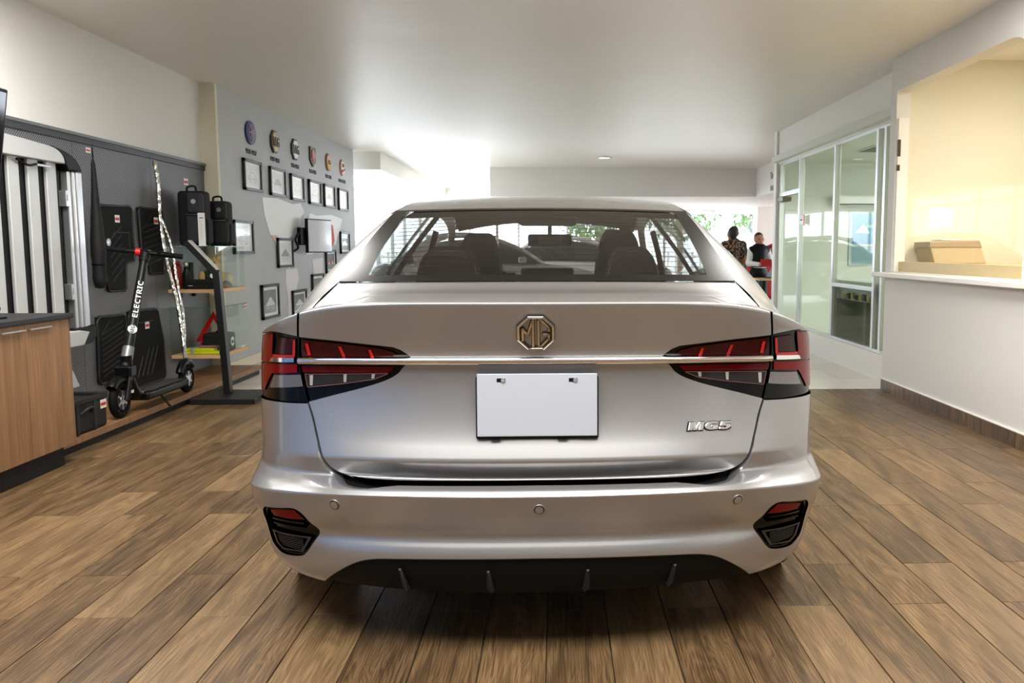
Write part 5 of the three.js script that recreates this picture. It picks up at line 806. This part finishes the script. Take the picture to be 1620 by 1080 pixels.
// ---------- far hall: cars, people, table, shop-front lettering, street ----------
function smallCar(label, paint, [x, z], turn, k = 1) {
  const t = thing('parked_car', label, 'car', [x, 0, z], turn, 'other cars in the far hall'), m = std(paint, 0.25, 0.3, { clearcoat: 1 });
  const side = new THREE.Shape(); side.moveTo(-2.1, 0.22); side.lineTo(-2.15, 0.62); side.bezierCurveTo(-2.1, 0.86, -1.7, 0.92, -1.0, 0.96); side.lineTo(1.85, 0.98); side.bezierCurveTo(2.1, 0.95, 2.12, 0.7, 2.1, 0.3); side.lineTo(2.0, 0.22); side.closePath();
  mesh('body', extrude(side, 1.6, 0.08, 10).translate(0, 0, -0.8), m, t);
  const cab = (o) => { const s = new THREE.Shape(); s.moveTo(-1.1 + o, 0.94); s.bezierCurveTo(-0.7, 1.2, -0.4, 1.42 - o, 0.1, 1.47 - o); s.bezierCurveTo(0.8, 1.48 - o, 1.2, 1.4 - o, 1.75 - o, 0.95); s.closePath(); return s; };
  mesh('glasshouse', extrude(cab(0.05), 1.36, 0.06, 12).translate(0, 0, -0.68), std(0x27302f, 0.08, 0, { clearcoat: 1 }), t);
  const roof = tube([[-1.08, 0.95, 0], [-0.6, 1.25, 0], [0.1, 1.475, 0], [0.9, 1.45, 0], [1.72, 0.97, 0]], 0.045, 40, 8);
  for (const s of [-0.66, 0.66]) { mesh('roof_rail', roof.clone().translate(0, 0, s), m, t); mesh('door_pillar', rod([0.25, 0.95, s * 1.06], [0.3, 1.44, s], 0.04), m, t); mesh('side_mirror', bx(-0.75, -0.6, 0.98, 1.1, s * 1.28 - 0.08, s * 1.28 + 0.08, 0.03), m, t); }
  mesh('roof', bx(-0.25, 1.1, 1.44, 1.495, -0.62, 0.62, 0.025), m, t);
  for (const wx of [-1.35, 1.3]) for (const s of [-1, 1]) { const w = mesh('wheel', new THREE.TorusGeometry(0.245, 0.075, 12, 28).translate(wx, 0.32, s * 0.8), M.blackRubber, t); mesh('rim', [cyl(0.05, 0.05, 0.06, 12).rotateX(HP), ...[...Array(10)].map((_, i) => bx(-0.02, 0.02, 0.03, 0.2, -0.02, 0.02).rotateZ(i * Math.PI / 5))].map((g) => g.translate(wx, 0.32, s * 0.845)), M.alu, w); mesh('arch', new THREE.CircleGeometry(0.36, 28).rotateY(s > 0 ? 0 : Math.PI).translate(wx, 0.34, s * 0.803), M.black, w); }
  mesh('head_lamp', bx(-2.14, -1.85, 0.66, 0.76, 0.5, 0.79, 0.03), M.white, t); mesh('head_lamp', bx(-2.14, -1.85, 0.66, 0.76, -0.79, -0.5, 0.03), M.white, t);
  return t;
}
smallCar('pale grey hatchback seen through the windscreen of the silver car', 0x8d938f, [-1.35, -17.0], Math.PI + 0.06);
smallCar('white car seen through the windscreen behind the grey hatchback', 0xe8e8e6, [0.6, -20.2], Math.PI - 0.1);
smallCar('bright red car at the right behind the woman', 0xc40f14, [5.1, -18.3], -0.08);
// people: bones [ax, ay, az, bx, by, bz, ra, rb] joined smoothly
function blob(bones, cell, smoothK = 0.03) {
  const lo = [1e9, 1e9, 1e9], hi = [-1e9, -1e9, -1e9]; for (const b of bones) for (let i = 0; i < 3; i++) { lo[i] = Math.min(lo[i], b[i] - b[6], b[i + 3] - b[7]); hi[i] = Math.max(hi[i], b[i] + b[6], b[i + 3] + b[7]); }
  const size = Math.max(...hi.map((h, i) => h - lo[i])) + 0.12, N = Math.ceil(size / cell) + 4, c = lo.map((l, i) => (l + hi[i]) / 2), half = size / 2;
  const mc = new MarchingCubes(N, new THREE.MeshBasicMaterial(), false, false, 120000); mc.isolation = 0;
  for (let k = 0; k < N; k++) for (let j = 0; j < N; j++) for (let i = 0; i < N; i++) {
    const x = c[0] + (i / N * 2 - 1) * half, y = c[1] + (j / N * 2 - 1) * half, z = c[2] + (k / N * 2 - 1) * half; let d = 1e3;
    for (const b of bones) {
      const px = x - b[0], py = y - b[1], pz = z - b[2], vx = b[3] - b[0], vy = b[4] - b[1], vz = b[5] - b[2], q = clamp((px * vx + py * vy + pz * vz) / (vx * vx + vy * vy + vz * vz + 1e-9), 0, 1);
      const e = Math.hypot(px - vx * q, py - vy * q, pz - vz * q) - lerp(b[6], b[7], q), h = Math.max(smoothK - Math.abs(d - e), 0) / smoothK; d = Math.min(d, e) - h * h * smoothK * 0.25;
    }
    mc.field[k * N * N + j * N + i] = -d;
  }
  mc.update(); const n = mc.count, g = new THREE.BufferGeometry(), p = new Float32Array(n * 3); for (let i = 0; i < n; i++) for (let q = 0; q < 3; q++) p[i * 3 + q] = mc.positionArray[i * 3 + q] * half + c[q];
  g.setAttribute('position', new THREE.BufferAttribute(p, 3)); const m = mergeVertices(g, 1e-4), uv = new Float32Array(m.attributes.position.count * 2); for (let i = 0; i < uv.length / 2; i++) { uv[2 * i] = m.attributes.position.getX(i) * 2; uv[2 * i + 1] = m.attributes.position.getY(i) * 2; } m.setAttribute('uv', new THREE.BufferAttribute(uv, 2)); m.computeVertexNormals(); return m;
}
function person(label, [x, z], turn, { skin, top, legs, hair, tall, armsForward, long, vest }) {
  const t = thing('person', label, 'person', [x, 0, z], turn), k = tall / 1.7, S = (b) => b.map((r) => r.map((v) => v * k));
  const hand = (s, wx, wy, wz, fx, fz) => { const o = [[wx, wy, wz, wx + fx * 0.08, wy - 0.01, wz + fz * 0.08, 0.03, 0.036]]; for (let f = 0; f < 4; f++) { const dx = (f - 1.5) * 0.02; o.push([wx + fx * 0.08 + dx * fz, wy - 0.01, wz + fz * 0.08 - dx * fx, wx + fx * (0.15 - Math.abs(f - 1.3) * 0.012) + dx * fz, wy - 0.04, wz + fz * (0.15 - Math.abs(f - 1.3) * 0.012) - dx * fx, 0.0105, 0.009]); } o.push([wx + s * -0.02, wy, wz + 0.03, wx + s * -0.06, wy - 0.02, wz + 0.075, 0.012, 0.01]); return o; };
  const arm = (s) => armsForward ? [[s * 0.18, 1.38, 0, s * 0.24, 1.12, 0.05, 0.055, 0.045], [s * 0.24, 1.12, 0.05, s * 0.1, 1.1, 0.28, 0.042, 0.03]] : [[s * 0.19, 1.38, 0, s * 0.25, 1.1, -0.02, 0.055, 0.045], [s * 0.25, 1.1, -0.02, s * 0.25, 0.86, 0.06, 0.042, 0.03]];
  const hands = [1, -1].flatMap((s) => armsForward ? hand(s, s * 0.1, 1.1, 0.28, -s * 0.5, 0.85) : hand(s, s * 0.25, 0.86, 0.06, 0, 0.4));
  const head = [[0, 1.5, 0.0, 0, 1.44, -0.005, 0.055, 0.06], [0, 1.62, -0.01, 0, 1.6, 0.0, 0.094, 0.09], [0, 1.54, 0.035, 0, 1.55, 0.03, 0.055, 0.06], [0, 1.605, 0.09, 0, 1.575, 0.108, 0.012, 0.017], [0.09, 1.6, -0.005, 0.09, 1.575, 0, 0.02, 0.014], [-0.09, 1.6, -0.005, -0.09, 1.575, 0, 0.02, 0.014]];
  const trunk = [[0, 1.36, 0, 0, 1.1, 0.01, 0.145, 0.125], [-0.15, 1.38, 0, 0.15, 1.38, 0, 0.062, 0.062], [0, 1.08, 0.01, 0, 0.93, 0, 0.12, 0.15]], leg = (s) => [[s * 0.09, 0.92, 0, s * 0.1, 0.5, 0.01, 0.085, 0.058], [s * 0.1, 0.5, 0.01, s * 0.1, 0.09, -0.01, 0.055, 0.038]], foot = (s) => [[s * 0.1, 0.045, -0.03, s * 0.11, 0.035, 0.13, 0.042, 0.034]];
  mesh('body', blob(S([...head, ...trunk, ...arm(1), ...arm(-1), ...leg(1), ...leg(-1), ...foot(1), ...foot(-1), ...hands]), 0.02, 0.03), skin, t);
  const grow = (b, a) => b.map((r) => [...r.slice(0, 6), r[6] + a, r[7] + a]);
  const sleeve = (s) => { const a = arm(s); return long ? grow(a, 0.012) : grow([[...a[0].slice(0, 3), ...[0, 1, 2].map((i) => lerp(a[0][i], a[0][i + 3], 0.75)), a[0][6], a[0][7]]], 0.014); };
  mesh('top', blob(S([...grow(trunk, 0.014), ...sleeve(1), ...sleeve(-1)]), 0.02, 0.03), top, t);
  mesh('trousers', blob(S([...grow([[0, 0.98, 0, 0, 0.93, 0, 0.14, 0.152]], 0.018), ...grow([...leg(1), ...leg(-1)], 0.016)]), 0.02, 0.03), legs, t);
  for (const s of [1, -1]) mesh('shoe', blob(S(grow(foot(s), 0.012)), 0.012, 0.02), M.black, t);
  mesh('hair', blob(S([[0, 1.655, -0.04, 0, 1.62, -0.05, 0.094, 0.09], [0, 1.6, -0.065, 0, 1.55, -0.06, 0.07, 0.05]]), 0.012, 0.03), hair, t);
  for (const s of [1, -1]) mesh('eye', new THREE.SphereGeometry(0.011, 10, 8).translate(s * 0.035 * k, 1.605 * k, 0.082 * k), M.black, t);
  mesh('mouth', new THREE.SphereGeometry(0.016, 10, 8).scale(1.3, 0.4, 0.5).translate(0, 1.545 * k, 0.088 * k), std(0x9a4a44, 0.5), t);
  if (vest) mesh('vest', blob(S([...grow(trunk.slice(0, 2), 0.03)].map((r) => r)), 0.02, 0.03), vest, t);
  return t;
}
const pattern = std(0xffffff, 0.8, 0, { map: dataTex(128, 128, (u, v) => { const n = fbm(u * 9, v * 7, 3); return n > 0.12 ? [168, 128, 96] : n > -0.1 ? [74, 52, 42] : [28, 24, 24]; }, true) });
const SKIN = std(0xb98064, 0.55), SKIN2 = std(0x9a6848, 0.55);
person('woman in a black vest over a white shirt, facing the room, hands at her waist', [3.66, -15.7], 0.15, { skin: SKIN, top: M.white, legs: M.black, hair: std(0x4a3326, 0.6), tall: 1.5, armsForward: true, long: true, vest: M.black });
person('man with dark hair seen from behind, in a brown patterned shirt, nearer the silver car', [3.2, -15.9], Math.PI + 0.3, { skin: SKIN2, top: pattern, legs: std(0x2c2a30, 0.8), hair: std(0x100c0b, 0.6), tall: 1.6, long: false });
person('dark-haired person seen from behind in a dark brown shirt, just left of the woman', [3.42, -16.8], Math.PI - 0.2, { skin: SKIN2, top: std(0x4a3328, 0.8), legs: std(0x202024, 0.8), hair: std(0x14100e, 0.6), tall: 1.64, long: false });
single('red_folder', bx(-0.1, 0.1, -0.07, 0.07, -0.008, 0.008, 0.003).rotateX(-0.5).translate(3.7, 1.0, -15.3), M.red, 'red folder held by the woman in the black vest', 'folder');
{
  let t = thing('side_table', 'wooden table with dark legs in front of the red car', 'table', [3.78, 0, -14.7]); mesh('table_top', bx(-0.42, 0.42, 0.72, 0.75, -0.3, 0.3, 0.005), M.woodLight, t); for (const [a, b] of [[-0.38, -0.26], [0.38, -0.26], [-0.38, 0.26], [0.38, 0.26]]) mesh('leg', bx(a - 0.03, a + 0.03, 0, 0.72, b - 0.03, b + 0.03), std(0x33363a, 0.5), t);
  t = thing('tumbler', 'grey metal tumbler on the wooden table', 'cup', [3.88, 0.75, -14.6]); mesh('cup', lathe([[0, 0], [0.035, 0], [0.045, 0.2], [0.04, 0.2], [0, 0.01]], 20), std(0xa9aeb2, 0.3, 0.6), t); mesh('cup_lid', lathe([[0, 0.2], [0.046, 0.2], [0.046, 0.215], [0, 0.22]], 20), std(0x8f9498, 0.4), t);
  t = thing('tablet_stand', 'black tablet on a slanted stand on the wooden table', 'tablet', [3.62, 0.75, -14.75]); const g = bx(-0.02, 0.02, 0, 0.28, -0.16, 0.16, 0.004).rotateZ(-0.55).translate(0.0, 0.01, 0); mesh('tablet', g, std(0x8e979c, 0.2), t); mesh('stand_foot', bx(-0.06, 0.12, 0, 0.012, -0.12, 0.12), M.kick, t);
  // mirrored lettering on the shop-front glass, read from the street
  const L = (str, size, x, y, label, col = 0x9fb0b4) => { const o = single('window_lettering', text(str, size, 0.004, true), std(col, 0.5), label, 'lettering'); o.position.set(x, y, -23.47); };
  L('9,900', 0.34, 5.75, 1.8, 'pale mirrored price figures on the far window above the woman'); L('desde', 0.17, 5.75, 2.12, 'small pale mirrored word above the price on the far window', 0xc3cdcf); L('MSI', 0.36, 5.8, 1.2, 'pale mirrored capital letters below the price on the far window'); L('24,900', 0.34, 1.0, 1.95, 'pale mirrored price figures seen through the silver car');
  const pole = thing('queue_post', 'white round post in front of the grey hatchback', 'post', [-0.95, 0, -14.2]); mesh('shaft', rod([0, 0.03, 0], [0, 1.62, 0], 0.022), M.white, pole); mesh('foot', cyl(0.1, 0.12, 0.03, 20).translate(0, 0.015, 0), M.white, pole);
  // street
  const fence = thing('street_fence', 'white picket railing outside beyond the far windows', 'fence', [0, 0, -30]); for (let i = 0; i < 60; i++) mesh('picket', bx(-6 + i * 0.28, -5.92 + i * 0.28, -0.1, 1.15, -0.02, 0.02), M.white, fence); mesh('rail', bx(-6, 11, 0.95, 1.02, -0.03, 0.03), M.white, fence); mesh('rail', bx(-6, 11, 0.15, 0.22, -0.03, 0.03), M.white, fence);
  const leafG = new THREE.BufferGeometry(); leafG.setAttribute('position', new THREE.Float32BufferAttribute([-0.06, 0, 0, 0.06, 0, 0, 0, 0.16, 0.02], 3)); leafG.setAttribute('uv', new THREE.Float32BufferAttribute([0, 0, 1, 0, 0.5, 1], 2)); leafG.computeVertexNormals();
  const tree = (x, z, h, r, label) => {
    const t2 = thing('street_tree', label, 'tree', [x, -0.105, z]); mesh('trunk', tube([[0, 0, 0], [0.05, h * 0.3, 0], [-0.05, h * 0.6, 0.05]], 0.14, 12, 8), std(0x6b5a48, 0.9), t2);
    const gs = []; for (let i = 0; i < 1400; i++) { const a = rnd() * 6.283, b = Math.acos(2 * rnd() - 1), q = r * Math.cbrt(rnd()); const g = leafG.clone(); g.rotateX(rnd() * 6).rotateY(rnd() * 6); g.scale(1.6, 1.6, 1.6).translate(q * Math.sin(b) * Math.cos(a), h * 0.66 + q * 0.7 * Math.cos(b), q * Math.sin(b) * Math.sin(a)); gs.push(g); }
    const f = mesh('foliage', gs, std(0x5c7d48, 0.8, 0, { side: THREE.DoubleSide }), t2); f.userData.kind = 'stuff';
  };
  tree(1.6, -33, 4.2, 1.7, 'leafy street tree seen through the silver car, near the mirrored price'); tree(5.2, -37, 4.8, 2.0, 'leafy street tree behind the first one, further right'); tree(8.6, -34, 4.4, 1.8, 'leafy street tree outside behind the red car');
}
renderer.render(scene, camera);
